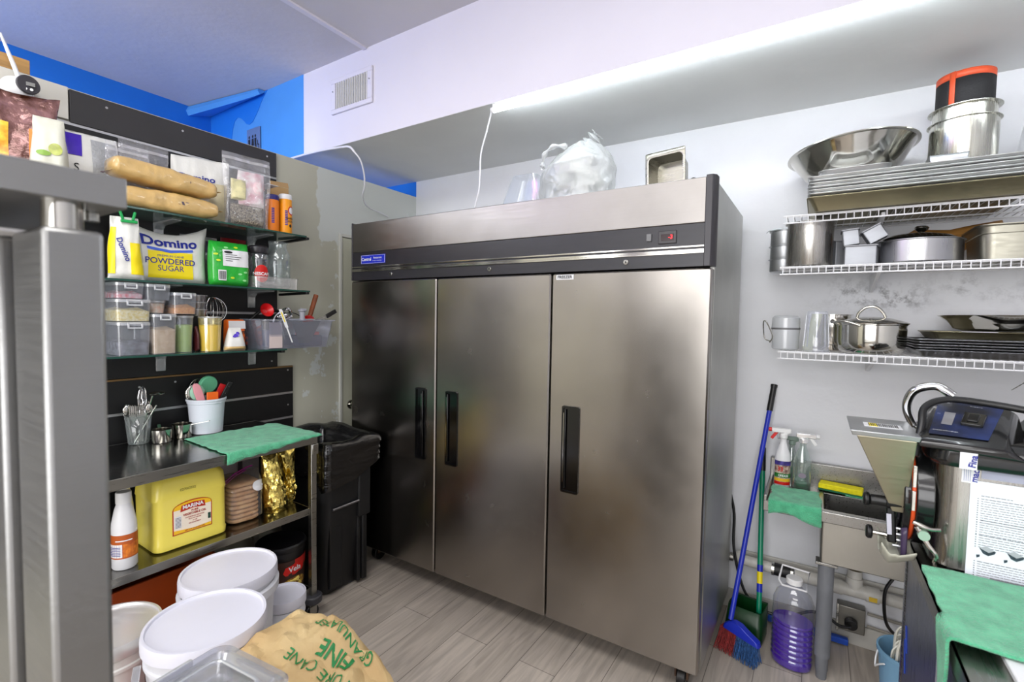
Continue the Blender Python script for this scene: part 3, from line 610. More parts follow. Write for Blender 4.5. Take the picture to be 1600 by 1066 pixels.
for k in range(7): g.grid(lambda u, v: S(-.058 + .004 * k + .002 * u, .03 + .04 * v, .0055), 1, 4)
g.build('barcode', DKT, th)
th, S, P = bag('foil_bag', 'dark red shiny bag standing behind the coffee jar', 'bag', (-2.650, 1.372, Z2), 90, .13, .262, .035, mat('red_foil', (.52, .05, .09), .25, var=.25, bump=.5, bs=16, coat=.4), seed=44, wr=.006, p=4)
th, S, P = bag('flour_bag', 'white and blue packet wedged beside the green package', 'packet', (-2.612, 1.385, Z2), 90, .06, .19, .018, SUGW, seed=46, wr=.002)
patch('blue_band', S, -.03, .03, .055, .08, BLU, th, off=.003)
GL = clear('jar_glass', (.90, .93, .93), fac=.10, rough=.03, edge=.65)
GLT = clear('jar_glass_tint', (.55, .57, .60), fac=.30, rough=.05, edge=.6)
tz = Z2 + .0055
tr = thing('plastic_tray', 'clear shallow plastic tray holding the coffee jar and large glass jar', 'tray', (-2.505, 1.483, Z2 + .001), 90)
g = M(); g.loft([rr(-.115, .120, -.078, .075, .02, .0), rr(-.120, .126, -.080, .077, .025, .055), rr(-.122, .130, -.085, .080, .027, .058)], True, False)
g.build('tray', clear('tray_clear', fac=.22, edge=.6, rough=.1), tr, solid=.002)
sp = M()
for i in range(26):
    a = random.random() * 2 * pi; px, py, pz = random.uniform(-.09, .04), random.uniform(-.070, -.062), random.uniform(.008, .03)
    sp.bar((px, py, pz), (px + .05 * cos(a), py + .004 * sin(a), pz + .008), .006, .002)
sp.build('plastic_cutlery', clear('cutlery_plastic', (.95, .95, .95), fac=.5, edge=.4), tr)
t = thing('coffee_jar', 'coffee jar with a dark lid and round red label', 'jar', (-2.50, 1.421, tz), 80)
M().lathe([(.045, 0), (.050, .006), (.050, .05), (.042, .085), (.039, .10), (.046, .13), (.046, .165), (.038, .180)], n=32, c1=False).build('glass', GLT, t)
M().lathe([(.046, .0), (.048, .004), (.048, .03), (.040, .038)], n=32, z0=.178).build('lid', mat('lid_dark', (.16, .15, .17), .35), t)
S = lambda s_, t_, o: ((.047 + o) * sin(s_ / .047), -(.047 + o) * cos(s_ / .047), t_)
S = cyl(.0505)
ell('red_label', S, .0, .07, .036, .045, mat('label_red', (.82, .10, .07), .4, var=.05), t, off=.0015); text('lettering', S, 'NESCAFE', 0, .068, .021, WT, t, off=.003, bold=.03); text('lettering', S, 'CLASICO', 0, .052, .010, WT, t, off=.003, bold=.02)
t = thing('glass_jar', 'large empty clear glass jar at the right end of the middle shelf', 'jar', (-2.508, 1.535, tz), 80)
M().lathe([(.056, 0), (.062, .008), (.062, .15), (.058, .19), (.046, .215), (.044, .235), (.048, .24), (.048, .25), (.045, .255)], n=36, c1=False).lathe([(.041, .25), (.040, .215), (.054, .188), (.058, .15), (.058, .010), (.0, .008)], n=36, c0=False, c1=False).build('glass', GL, t)
for z in (.06, .12, .17): M().lathe([(.0625, z), (.0635, z + .003), (.0625, z + .006)], n=36, c0=False, c1=False).build('rib', GL, t)

# --- lowest shelf: tubs and cups
Z3 = 1.361
TUB = clear('tub_plastic', (.84, .86, .90), fac=.22, rough=.2, edge=.5, milk=.6)
LIDP = clear('lid_plastic', (.88, .90, .93), fac=.62, rough=.25, edge=.3)
LAT = clear('latch_plastic', (.92, .93, .95), fac=.75, rough=.3, edge=.2)
def tub(label, y, z, w, d, h, fill, fh, x=-2.50, latch=True, name='food_tub', rz=90, gap=.0):
    t = thing(name, label, 'tub', (x, y, z), rz, 'clear food tubs on the lowest glass shelf')
    lh = .014
    M().loft([rr(-w / 2 * .90, w / 2 * .90, -d / 2 * .90, d / 2 * .90, .015, 0), rr(-w / 2 * .97, w / 2 * .97, -d / 2 * .97, d / 2 * .97, .018, h - lh)], True, False).build('tub', TUB, t)
    if fill:
        k = .90 + .07 * fh / h
        g = M(); n = 5
        R0 = rr(-w / 2 * .88, w / 2 * .88, -d / 2 * .88, d / 2 * .88, .013, .002); R1 = rr(-w / 2 * (k - .025), w / 2 * (k - .025), -d / 2 * (k - .025), d / 2 * (k - .025), .015, fh)
        R1 = [(a, b, c + .012 * nz(a * 20 + y * 9, b * 20, z)) for a, b, c in R1]; R2 = [(a * .5, b * .5, fh + .012 + .01 * nz(a * 20, b * 20 + y, z)) for a, b, c in R1]
        g.loft([R0, R1, R2]).build('contents', fill, t, ang=60)
    M().loft([rr(-w / 2, w / 2, -d / 2, d / 2, .02, h - lh), rr(-w / 2, w / 2, -d / 2, d / 2, .02, h - .003), rr(-w / 2 * .95, w / 2 * .95, -d / 2 * .95, d / 2 * .95, .018, h)]).build('lid', LIDP, t)
    if latch:
        g = M(); a, b = -w * .22, w * .22; zt, zb = h - .002, h - .028
        g.box(a, b, -d / 2 - .006, -d / 2 - .001, zt - .006, zt).box(a, b, -d / 2 - .006, -d / 2 - .001, zb, zb + .006).box(a, a + .006, -d / 2 - .006, -d / 2 - .001, zb, zt).box(b - .006, b, -d / 2 - .006, -d / 2 - .001, zb, zt)
        g.build('latch', LAT, t, bevel=.001)
    return t
def gran(name, c, c2, s=120): return mat(name, c, .7, var=.2, vs=s, col2=c2, bump=.5, bs=s)
tub('clear tub of grey foil packets at the lower left of the lowest shelf', .845, Z3, .123, .17, .140, gran('foil_bits', (.50, .50, .54), (.28, .27, .30), 40), .05)
tub('tall clear tub of light brown powder, second from the left on the glass', .959, Z3, .099, .16, .176, gran('tan_powder', (.84, .74, .60), (.78, .66, .50), 40), .105)
tub('clear tub half full of yellow crumbs in the middle of the left stack', .845, Z3 + .142, .130, .17, .094, gran('yellow_crumbs', (.90, .80, .42), (.96, .92, .75), 90), .045)
tub('clear tub with red and white sweets, top of the left stack', .835, Z3 + .238, .105, .16, .068, gran('red_sweets', (.88, .82, .83), (.85, .35, .40), 60), .02)
t = thing('food_tub', 'small round tub of cream coloured flakes on the tall powder tub', 'tub', (-2.49, .950, Z3 + .178), 84, 'clear food tubs on the lowest glass shelf')
M().lathe([(.028, 0), (.033, .048)], n=28, c1=False).build('tub', TUB, t); M().lathe([(.026, .002), (.031, .042), (.016, .048)], n=28).build('contents', gran('cream_flakes', (.90, .84, .72), (.93, .70, .55), 60), t); M().lathe([(.035, .048), (.036, .056), (.032, .057)], n=28).build('lid', LIDP, t)
tub('nearly empty clear tub on top of the round tub of flakes', .938, Z3 + .236, .098, .16, .070, None, 0)
t = tub('clear tub of orange granules on the green cup', 1.044, Z3 + .176, .102, .15, .098, gran('orange_grains', (.88, .62, .22), (.80, .48, .12), 120), .03)
for i, z in enumerate((0, .034, .068)):
    t = thing('deli_cup', 'clear round deli cup in the short stack beside the whisk, %s' % ('bottom one', 'middle one', 'top one')[i], 'cup', (-2.53, 1.140, Z3 + .168 + z), 80, 'stacked clear deli cups')
    M().lathe([(.030, 0), (.038, .030)], n=26, c1=False).build('cup', clear('cup_smoky', (.55, .55, .58), fac=.45, edge=.4, rough=.15), t); M().lathe([(.040, .0285), (.041, .032), (.038, .0335)], n=26).build('rim', LIDP, t)
def cup(label, y, h, r0, r1, m, fh, fillm, lid=True, x=-2.49, name='plastic_cup'):
    t = thing(name, label, 'cup', (x, y, Z3), 84)
    M().lathe([(r0, 0), (r1, h - .006)], n=30, c1=False).build('cup', m, t)
    k = r0 + (r1 - r0) * fh / h
    if fillm: M().lathe([(r0 - .002, .002), (k - .002, fh), (k * .5, fh + .004)], n=30).build('contents', fillm, t)
    if lid: M().lathe([(r1 + .002, h - .012), (r1 + .003, h - .003), (r1 - .004, h)], n=30).build('lid', LIDP, t)
    return t
GRN = mat('lime_powder', (.68, .80, .38), .6, var=.08, vs=20)
cup('clear lidded cup of lime green powder under the orange granules', 1.057, .172, .034, .040, TUB, .125, GRN)
t = cup('bright yellow squeeze-filled cup beside the dark red bottle', 1.165, .165, .042, .049, clear('yel_cup', (.95, .90, .60), fac=.3, edge=.3), .125, mat('yellow_fill', (.95, .84, .05), .4, var=.03), lid=False, x=-2.47)
t['label'] = 'clear cup filled with bright yellow icing beside the dark red bag'
M().lathe([(.0495, .160), (.051, .163), (.0495, .166)], n=30, c0=False, c1=False).build('rim', LIDP, t)
th, S, P = bag('spice_bag', 'narrow dark red bag between the green cup and the yellow cup', 'bag', (-2.48, 1.1075, Z3), 90, .012, .12, .05, mat('maroon_bag', (.30, .10, .12), .4, var=.2), seed=51, wr=.0005, p=5)
t = thing('whisk', 'balloon whisk lying with its wire loops towards the front', 'whisk', (-2.59, 1.232, Z3 + .004), 84)
g = M(); 
for k in range(7):
    a = pi * k / 7
    g.tube([(.070 * sin(2 * pi * i / 20) * cos(a), .028 * sin(2 * pi * i / 20) * sin(a), .128 + .132 * (.5 - .5 * cos(2 * pi * i / 20))) for i in range(21)], .0014, 5)
g.build('wires', CHR, t); M().cyl((0, 0, 0), (0, 0, .14), .008, 14).build('handle', ST, t)
t = cup('small empty clear jar behind the purple and white bag', 1.232, .130, .032, .036, TUB, .1, None, lid=False, x=-2.59)
th, S, P = bag('flour_bag', 'white bag with a purple flower print slumped on the lowest shelf', 'bag', (-2.455, 1.272, Z3), 86, .105, .112, .06, SUGW, seed=55, wr=.006, p=3, fat=.2, topw=.55)
for a, b, c, d in ((.0, .075, .018, .008), (.012, .085, .012, .007), (-.012, .07, .012, .006)): ell('purple_flower', S, a, b, c, d, MC['print_purple'], th, off=.004)
patch('tan_base', S, -.06, .06, .004, .02, MC['brown_sugar'], th, off=.003)
t = thing('topping_carton', 'orange and white carton at the end of the tub row beside the utensil bin', 'carton', (-2.545, 1.317, Z3), 90)
M().loft([rr(-.042, .042, -.03, .03, .012, 0), rr(-.044, .044, -.032, .032, .014, .07), rr(-.044, .044, -.025, .025, .012, .145), rr(-.04, .04, -.02, .02, .01, .152)]).build('carton', mat('orange_print', (.93, .42, .10), .45, var=.06), t, bevel=.002)
S = lambda s_, t_, o: (s_, -(.0325 if t_ < .08 else .0325 - (t_ - .07) * .08) - o, t_)
patch('white_top', S, -.042, .042, .105, .145, WHT, t, off=.001)
text('lettering', S, 'krem', .012, .088, .032, DKT, t, bold=.02); text('lettering', S, 'Cream', .012, .058, .028, mat('dark_orange', (.55, .18, .05), .4), t, bold=.01); text('lettering', S, 'Topping', .012, .034, .024, MC['dark_orange'], t)
# utensil bin
BX, BY = -2.50, 1.590
bn = thing('utensil_bin', 'clear plastic bin full of kitchen tools overhanging the end of the lowest shelf', 'bin', (BX, BY, Z3), 88)
g = M(); g.loft([rr(-.185, .185, -.10, .10, .03, 0), rr(-.205, .21, -.125, .125, .035, .148), rr(-.214, .222, -.137, .137, .037, .150), rr(-.214, .222, -.137, .137, .037, .156)], True, False)
g.build('bin', clear('bin_plastic', (.84, .86, .92), fac=.20, rough=.12, edge=.6, milk=.5), bn, solid=.002)
M().box(-.17, -.10, -.112, -.110, .006, .14).build('white_card', mat('pinkish_card', (.80, .74, .73), .5), bn, smooth=False)
M().box(-.16, -.13, -.10, -.02, .01, .10).build('blue_lining', mat('slate_card', (.36, .37, .50), .5), bn, bevel=.003)
zz = Z3 + .004
def tool(name, label, cat, x, y, z, rz=88): return thing(name, label, cat, (x, y, z), rz)
t = tool('tool_box', 'slate blue box lying in the clear utensil bin', 'box', BX, BY + .10, zz); M().box(-.075, .075, -.06, .09, 0, .062).build('box', mat('slate_blue', (.30, .31, .42), .5), t, bevel=.006)
M().box(-.06, .06, -.055, .0, .063, .082).build('red_lid', mat('coral_red', (.85, .22, .22), .4), t, bevel=.004)
t = tool('spatula', 'grey flat spatula blade leaning against the front of the utensil bin', 'spatula', BX + .09, BY + .04, zz + .02)
M().loft([[(a, b, c) for a, b, c in ((-.03, 0, 0), (.03, 0, 0), (.03, .003, 0), (-.03, .003, 0))], [(-.075, 0, .115), (.10, 0, .125), (.10, .003, .125), (-.075, .003, .115)]]).build('blade', mat('grey_nylon', (.28, .30, .33), .4), t)
t = tool('measuring_scoop', 'red round scoop standing at the left of the utensil bin', 'scoop', BX + .05, BY - .17, zz + .192)
M().lathe([(.004, .0), (.012, .004), (.034, .03), (.036, .034)], n=26, c1=False).lathe([(.034, .033), (.011, .006), (0, .005)], n=26, c0=False, c1=False).build('scoop', mat('tool_red', (.75, .05, .07), .3), t, rot=(R(75), 0, 0))
t = tool('ladle', 'red ladle with a wooden handle sticking out of the utensil bin', 'ladle', BX + .0, BY + .125, zz + .14)
M().sphere((0, 0, .01), .034, 20, 12, sz=.8).build('bowl', MC['tool_red'], t); M().cyl((.015, .01, .03), (.072, .035, .155), .013, 16, r1=.014).build('handle', mat('handle_wood', (.58, .30, .14), .45, var=.2, vs=20), t)
t = tool('spatula', 'black turner lying across the back of the utensil bin', 'spatula', BX - .065, BY - .10, zz + .145)
M().bar((-.06, 0, -.02), (.10, .0, .045), .05, .006).bar((-.07, 0, -.04), (.06, -.02, .02), .03, .02).tube(spl([(-.08, 0, .0), (-.02, 0, .05), (.05, 0, .062), (.09, 0, .04)]), .009, 8).build('turner', BLK, t, bevel=.003)
t = tool('garlic_press', 'chrome garlic press on top of the utensil bin', 'garlic press', BX - .01, BY - .03, zz + .145)
g = M(); g.tube(spl([(-.07, -.03, -.01), (-.055, -.03, .025), (0, -.02, .06), (.035, -.01, .06), (.03, -.03, .02), (-.02, -.03, -.005), (-.06, -.03, -.02)]), .008, 8).sphere((-.02, 0, .02), .018).sphere((.012, -.01, .03), .016).sphere((.0, -.02, .005), .015); g.build('beater', CHR, t)
t['label'] = 'chrome garlic press lying on top of the utensil bin'; t['category'] = 'garlic press'
t = tool('peeler', 'light grey plastic peeler in the middle of the utensil bin', 'peeler', BX + .060, BY + .045, zz + .145)
M().lathe([(.02, 0), (.013, .02), (.016, .05), (.022, .055), (.022, .062)], n=20).bar((-.075, 0, .008), (.075, 0, .008), .012, .006).cyl((-.01, 0, .062), (.025, 0, .060), .008, 10).build('handle', mat('grey_plastic', (.62, .62, .66), .4), t, bevel=.001)
t['label'] = 'light grey plastic peeler in the middle of the utensil bin'; t['category'] = 'peeler'; t.name = 'peeler'
t = tool('thermometer', 'white probe thermometer with a yellow scale hooked on the bin front', 'thermometer', BX + .144, BY - .09, zz + .03)
M().bar((.02, 0, 0), (-.045, -.006, .165), .010, .004).bar((-.012, -.004, .08), (-.05, -.008, .175), .022, .005).build('tube', WHT, t, bevel=.002); M().bar((-.026, -.010, .11), (-.047, -.012, .160), .008, .002).build('yellow_scale', YEL, t)
t = tool('knife', 'black handled knife pointing out of the right of the utensil bin', 'knife', BX + .06, BY + .18, zz + .15)
M().bar((-.06, 0, -.01), (.02, 0, .02), .004, .02).build('blade', ST, t); M().bar((.02, 0, .02), (.085, 0, .055), .014, .024).build('handle', BLK, t, bevel=.004)
t = tool('black_cable', 'black cable arching over the right of the utensil bin', 'cable', BX - .065, BY + .05, zz + .12)
M().tube(spl([(-.09, 0, .03), (-.03, 0, .062), (.02, 0, .068), (.07, 0, .045), (.09, 0, .01), (.095, 0, -.02)]), .0025, 6).build('cable', BLK, t)
# white security camera on the partition
t = thing('security_camera', 'white security camera with a round dark face and tall antenna', 'camera', (-2.640, .590, 2.395), 76); t.scale = (.82, .82, .82)
M().sphere((-.04, -.01, .0), .055, 24, 14, sy=.7).build('body', WHT2, t)
M().cyl((.0, -.035, .02), (.005, -.05, .02), .042, 32).build('face', mat('camera_grey', (.23, .22, .24), .4), t, bevel=.003)
M().box(-.022, .028, -.053, -.050, .012, .032).build('lens_window', BLKG, t, bevel=.002)
for x in (-.006, .014): M().cyl((x, -.0505, -.002), (x, -.053, -.002), .006, 12).build('lamp', WHT2, t)
M().tube([(-.025, .0, .04), (-.045, 0, .11), (-.085, 0, .24)], [.010, .0095, .005], 10).build('antenna', WHT2, t)
M().box(-.02, .02, .0, .046, -.04, .03).build('wall_mount', WHT2, t, bevel=.003)
# ------------------------------------------------------------ stainless cart in front of the slatwall
cart = thing('utility_cart', 'stainless steel three shelf utility cart against the slatwall', 'cart', (-2.10, 1.49, 0))
CX0, CY0 = -.575, -1.15        # local extents: x -.53..0, y -1.15..0
STC = steel('cart_steel', (.55, .545, .53), .16, (70, 2, 2), .07, dirt=.12)
STL = steel('cart_edge', (.64, .635, .61), .30, (60, 3, 60), .08, dirt=.12)
for z, nm, lipz in ((.942, 'top_shelf', .042), (.570, 'middle_shelf', .034), (.156, 'bottom_shelf', .036)):
    e = 0.0 if z > .9 else -.022
    s_ = M().box(CX0 + .02, e - .002, CY0, e, z - .004, z).build(nm, STC, cart, smooth=False)
    M().box(e - .003, e, CY0, e, z - lipz, z + .001).box(CX0 + .02, e, e - .003, e, z - lipz, z + .001).box(CX0 + .018, CX0 + .021, CY0, e, z - lipz, z + .001).build('lip', STL, s_, bevel=.0015)
for x in (-.030, CX0 + .02):
    for y in (-.034, CY0 + .005):
        M().box(x, x + .028, y, y + .03, .09, .899).build('leg', STL, cart, bevel=.003)
M().box(-.030, .0035, -.030, .0035, .845, .899).build('corner_bracket', STL, cart, bevel=.004)
g = M(); 
for x, y in ((-.015, -.02), (CX0 + .035, -.02), (-.015, CY0 + .02)):
    b_ = M().lathe([(.040, .085), (.046, .09), (.046, .118), (.040, .124)], x, y, 28).build('bumper', mat('bumper_grey', (.22, .22, .24), .5), cart, bevel=.002)
    c = M().box(x - .022, x + .022, y - .03, y + .02, .070, .088).box(x - .022, x - .017, y - .03, y + .01, .03, .08).box(x + .017, x + .022, y - .03, y + .01, .03, .08).build('caster', STL, cart, bevel=.002)
    M().cyl((x - .014, y - .01, .038), (x + .014, y - .01, .038), .038, 24).build('wheel', BLK, c, bevel=.004)
# towel on the cart
GT = mat('green_towel', (.36, .80, .60), .95, var=.10, vs=26, bump=.9, bs=240, sheen=.4, col2=(.27, .68, .50))
def sheet(fn, nu, nv, name, m, parent=None, th=.004): return M().grid(fn, nu, nv).build(name, m, parent, solid=th, ang=180)
def tw(u, v):
    A, B, Cc, D = Vector((-2.50, 1.060)), Vector((-2.075, 1.045)), Vector((-2.49, 1.520)), Vector((-2.088, 1.508))
    p = (A * (1 - u) + B * u) * (1 - v) + (Cc * (1 - u) + D * u) * v
    x, y = p.x + .006 * nz(v * 9, 3) , p.y + .006 * nz(u * 9, 7)
    z = .9475 + .004 * max(0, nz(x * 14, y * 14)) + .003 * nz(x * 40, y * 40, 4)
    if x > -2.096: z -= (x + 2.096) * (1.2 + 1.0 * (1 - v)); x = -2.0935 + (x + 2.096) * .35
    if y > 1.497: z -= (y - 1.497) * .35
    return (x, y, z)
tag(sheet(tw, 50, 50, 'towel', GT), 'green microfibre towel spread on the corner of the steel cart', 'towel')
# glass of cutlery
t = thing('cutlery_glass', 'clear tumbler packed with forks and small whisks at the left of the cart top', 'glass', (-2.60, .915, .9445))
M().lathe([(.036, 0), (.039, .004), (.050, .13)], n=28, c1=False).build('glass', GL, t, solid=.002)
tz = (-2.60, .915)
def uten(name, label, cat, dx, dy, z, build):
    t = thing(name, label, cat, (tz[0] + dx, tz[1] + dy, z), 80, None); build(t); return t
def fork(lean, rot, h=.17):
    def f(t):
        c = M(); c.bar((0, 0, 0), (lean * .7, 0, h * .62), .007, .002, (0, 1, 0))
        c.loft([[(lean * k - wd, 0, h * zf), (lean * k + wd, 0, h * zf), (lean * k + wd, .002, h * zf), (lean * k - wd, .002, h * zf)] for zf, wd, k in ((.6, .004, .7), (.70, .012, .8), (.78, .0125, .88))])
        for i in range(4):
            x = lean * .88 - .0105 + i * .007; c.bar((x, .001, h * .78), (x + lean * .1, .001, h), .003, .0018, (0, 1, 0))
        c.build('fork', ST_POL, t)
    return f
for i, (dx, dy, ln) in enumerate(((.024, .0, .0), (-.005, .015, .012), (.01, -.018, -.012), (-.018, -.004, -.03))):
    t = uten('fork', ('fork at the front of the cutlery glass', 'fork leaning right in the cutlery glass', 'fork leaning left in the cutlery glass', 'leftmost fork in the cutlery glass')[i], 'fork', dx * .8, dy, .948, fork(ln * .5, 0))
def spoon(lean, h=.17):
    def f(t):
        M().bar((0, 0, 0), (lean * .8, 0, h * .8), .006, .002, (0, 1, 0)).sphere((lean, 0, h), .018, 14, 10, sx=.75, sy=.25, sz=1.2).build('spoon', ST_POL, t)
    return f
uten('spoon', 'spoon leaning to the left edge of the cutlery glass', 'spoon', -.01, -.022, .948, spoon(-.018, .15))
uten('spoon', 'spoon standing at the right of the cutlery glass', 'spoon', .008, .022, .948, spoon(.016, .15))
def wh(h, r, lean, n=4):
    def f(t):
        c = M()
        for k in range(n):
            a = pi * k / n; c.tube([(lean * (.6 + .4 * (.5 - .5 * cos(2 * pi * i / 14))) + r * sin(2 * pi * i / 14) * cos(a), r * sin(2 * pi * i / 14) * sin(a), h * .55 + h * .45 * (.5 - .5 * cos(2 * pi * i / 14))) for i in range(15)], .0009, 5)
        c.build('wires', CHR, t); M().bar((0, 0, 0), (lean * .5, 0, h * .56), .006, .006).build('handle', ST_POL, t)
    return f
uten('whisk', 'small whisk with narrow wires standing highest in the cutlery glass', 'whisk', 0, .006, .948, wh(.255, .016, .012, 5))
uten('whisk', 'small round whisk at the back right of the cutlery glass', 'whisk', -.028, .016, .948, wh(.185, .020, .022, 5))
uten('whisk', 'small round whisk at the back left of the cutlery glass', 'whisk', -.028, -.018, .948, wh(.175, .017, -.012, 4))
t = thing('strainer_spoon', 'steel spoon with a shallow round bowl tilted out of the cutlery glass', 'spoon', (-2.612, .918, .948), 80)
M().tube([(0, 0, 0), (.03, 0, .12), (.055, 0, .205)], .004, 8).build('handle', ST_POL, t)
M().sphere((.072, 0, .216), .034, 22, 10, sz=.28).build('bowl', ST_POL, t)
t = thing('straw', 'steel drinking straw leaning right in the cutlery glass', 'straw', (-2.588, .893, .948), 80)
M().cyl((0, 0, 0), (.085, .0, .165), .0035, 10).build('tube', ST_POL, t)
def mcup(label, x, y, r, h, rz, z=.9435, hl=.09):
    t = thing('measuring_cup', label, 'measuring cup', (x, y, z), rz)
    M().lathe([(r * .9, 0), (r * .96, .004), (r * 1.0, h), (r * 1.05, h), (r * .97, h - .001), (r * .92, .004), (0, .003)], n=32, c1=False).build('cup', ST_POL, t)
    M().bar((r * .98, 0, h - .004), (r + hl, 0, h + .012), .013, .0025).build('handle', ST_POL, t)
    return t
mcup('steel measuring cup nearer the cutlery glass', -2.545, .985, .040, .060, 170, hl=.015)
mcup('steel measuring cup beside the white utensil bucket with its handle out', -2.575, 1.080, .044, .064, 42, hl=.08)
# white bucket of utensils
t = thing('utensil_bucket', 'white plastic bucket holding spatulas and scoops on the cart', 'bucket', (-2.590, 1.200, .9435), 82)
M().lathe([(.066, 0), (.070, .003), (.080, .150), (.084, .152), (.084, .163), (.088, .164), (.088, .172), (.084, .174), (.081, .172), (.078, .150), (.066, .006), (0, .005)], n=40, c1=False).build('bucket', mat('bucket_white', (.86, .88, .92), .4, var=.02), t)
bx, by, bz = -2.590, 1.200, .956
def U(name, label, cat, dx, dy): return thing(name, label, cat, (bx + dx * .85, by + dy * .85, bz), 82)
t = U('spatula', 'pink silicone spatula in the white utensil bucket', 'spatula', .045, -.030); M().loft([rr(-.012 + .0, .012, -.004, .004, .003, .05)] + [[(a + o, b, c) for a, b, c in rr(-w_, w_, -.005, .005, .004, z)] for o, w_, z in ((-.012, .017, .14), (-.028, .020, .20), (-.036, .016, .232), (-.038, .008, .242))]).build('spatula', mat('pink_silicone', (.92, .62, .66), .5), t)
t = U('spatula', 'orange flat spatula in the white utensil bucket', 'spatula', .062, .004); M().box(-.025, .027, -.003, .003, .02, .195).build('spatula', mat('orange_silicone', (.95, .42, .08), .45), t, bevel=.003)
t = U('scoop', 'mint green round scoop on top of the white utensil bucket', 'scoop', -.015, .008); M().cyl((.0, .02, 0), (.005, -.005, .20), .005).cyl((.01, -.012, .225), (.005, .012, .228), .043, 30).build('scoop', mat('mint_silicone', (.42, .75, .58), .5), t, bevel=.006)
t = U('scoop', 'olive green scoop behind the mint scoop in the white bucket', 'scoop', -.05, .035); M().cyl((-.01, 0, 0), (.0, 0, .19), .005).cyl((.005, -.01, .215), (0, .012, .22), .036, 26).build('scoop', mat('olive_silicone', (.48, .52, .16), .5), t, bevel=.005)
t = U('scoop', 'pale green scoop at the left of the white utensil bucket', 'scoop', .018, -.052); M().cyl((.02, 0, 0), (.0, 0, .16), .005).sphere((-.005, 0, .195), .032, 20, 10, sy=.35, sz=1.25).build('scoop', mat('pale_silicone', (.66, .85, .75), .5), t)
t = U('spatula', 'red spatula leaning right in the white utensil bucket', 'spatula', .008, .012); M().bar((0, 0, 0), (.03, 0, .15), .008, .008).bar((.03, 0, .14), (.068, 0, .222), .006, .036, (1, 0, 0)).build('spatula', mat('red_silicone', (.80, .08, .10), .4), t, bevel=.002)
t = U('knife', 'black handled knife leaning right out of the white bucket', 'knife', .035, .012); M().bar((0, 0, 0), (.035, 0, .13), .002, .024).build('blade', ST, t); h_ = M().bar((.033, 0, .125), (.088, 0, .235), .013, .024, (1, 0, 0)).build('handle', BLK, t, bevel=.004)
for k in (.25, .5, .8): M().cyl((.033 + .055 * k, -.0065, .125 + .11 * k), (.033 + .055 * k, -.008, .125 + .11 * k), .003, 8).build('rivet', ST_POL, h_)
t = U('whisk', 'wire whisk loops sticking out at the back of the white bucket', 'whisk', -.052, -.018)
g = M()
for k in range(5):
    a = pi * k / 5; g.tube([(.045 * sin(2 * pi * i / 14) * cos(a), .045 * sin(2 * pi * i / 14) * sin(a), .12 + .135 * (.5 - .5 * cos(2 * pi * i / 14))) for i in range(15)], .0012, 5)
g.build('wires', CHR, t)
t = U('spoon', 'steel serving spoon at the far left of the white bucket', 'spoon', -.015, -.045); M().cyl((.01, 0, 0), (-.01, 0, .14), .004).sphere((-.02, 0, .185), .03, 20, 10, sy=.3, sz=1.5).build('spoon', ST_POL, t)
# --- middle shelf of the cart
ZM = .5715
def bottle(label, x, y, r, h, band, rz, bits):
    t = thing('plastic_bottle', label, 'bottle', (x, y, ZM), rz)
    M().lathe([(r * .9, 0), (r, .006), (r, h * .52), (r * .97, h * .60), (r * .72, h * .78), (r * .58, h * .84), (r * .58, h * .86)], n=32).build('bottle', WHT, t)
    M().lathe([(r * .62, h * .855), (r * .62, h * .985), (r * .58, h)], n=28).build('cap', WHT2, t)
    S = cyl(r * 1.0)
    for a, b, c, d, m in bits: patch('label', S, a, b, c, d, m, t, off=.0012, nu=16)
    return t
OR = mat('label_rust', (.72, .34, .10), .45, var=.06); ORL = mat('label_fruit', (.90, .52, .14), .45, var=.25, vs=50, col2=(.70, .30, .08))
t = bottle('white bottle with a brown orange label on the middle shelf of the cart', -2.20, .722, .040, .290, None, 62, [(-.07, .07, .045, .135, OR), (-.065, .0, .05, .10, WHT), (.003, .062, .05, .10, ORL)])
g = M(); S = cyl(.040)
for k in range(6): g.grid(lambda u, v: S(-.055 + .05 * u, .058 + k * .006 + .002 * v, .003), 4, 1)
g.build('printed_lines', BLU, t)
g = M(); g.grid(lambda u, v: S(-.02 + .05 * u, .112 + .004 * v, .003), 6, 1); g.build('printed_band', WT, t)
t = bottle('white bottle with a blue label behind the brown labelled bottle', -2.40, .793, .028, .285, None, 62, [(-.05, .05, .02, .125, mat('label_blue', (.12, .36, .70), .45, var=.1, vs=40))])
patch('white_box', cyl(.033), -.02, .03, .03, .075, WHT, t, off=.0022)
# yellow oil jug
OIL = mat('jug_yellow', (.93, .86, .36), .32, var=.02, vs=4, coat=.2)
t = thing('oil_jug', 'big square yellow vegetable oil jug with a red bordered label', 'jug', (-2.295, .958, ZM), 89)
def jr(w, d, z, r=.03, dx=0): return [(a + dx, b, c) for a, b, c in rr(-w / 2, w / 2, -d / 2, d / 2, r, z)]
M().loft([jr(.262, .205, 0), jr(.276, .22, .006), jr(.28, .222, .03), jr(.274, .218, .036), jr(.274, .218, .205), jr(.280, .222, .212), jr(.278, .220, .222, .032), jr(.272, .212, .275, .035), jr(.245, .185, .300, .04), jr(.13, .11, .312, .04, -.04), jr(.05, .05, .318, .02, -.06)]).build('jug', OIL, t)
M().tube(spl([(.11, 0, .20), (.125, 0, .262), (.09, 0, .304), (.0, 0, .309)]), .018, 12).build('handle', OIL, t)
M().lathe([(.024, .315), (.024, .34), (.022, .342)], -.06, 0, 24).build('cap', mat('cap_yellow', (.90, .82, .30), .4), t)
S = flat(-.109)
RB = mat('label_border', (.72, .16, .08), .4, var=0); 
def arch(a, b, c, d, r): return [(a, c), (b, c), (b, d - r)] + [((a + b) / 2 + (b - a) / 2 * cos(R(k)), d - r + r * sin(R(k))) for k in range(15, 170, 12)] + [(a, d - r)]
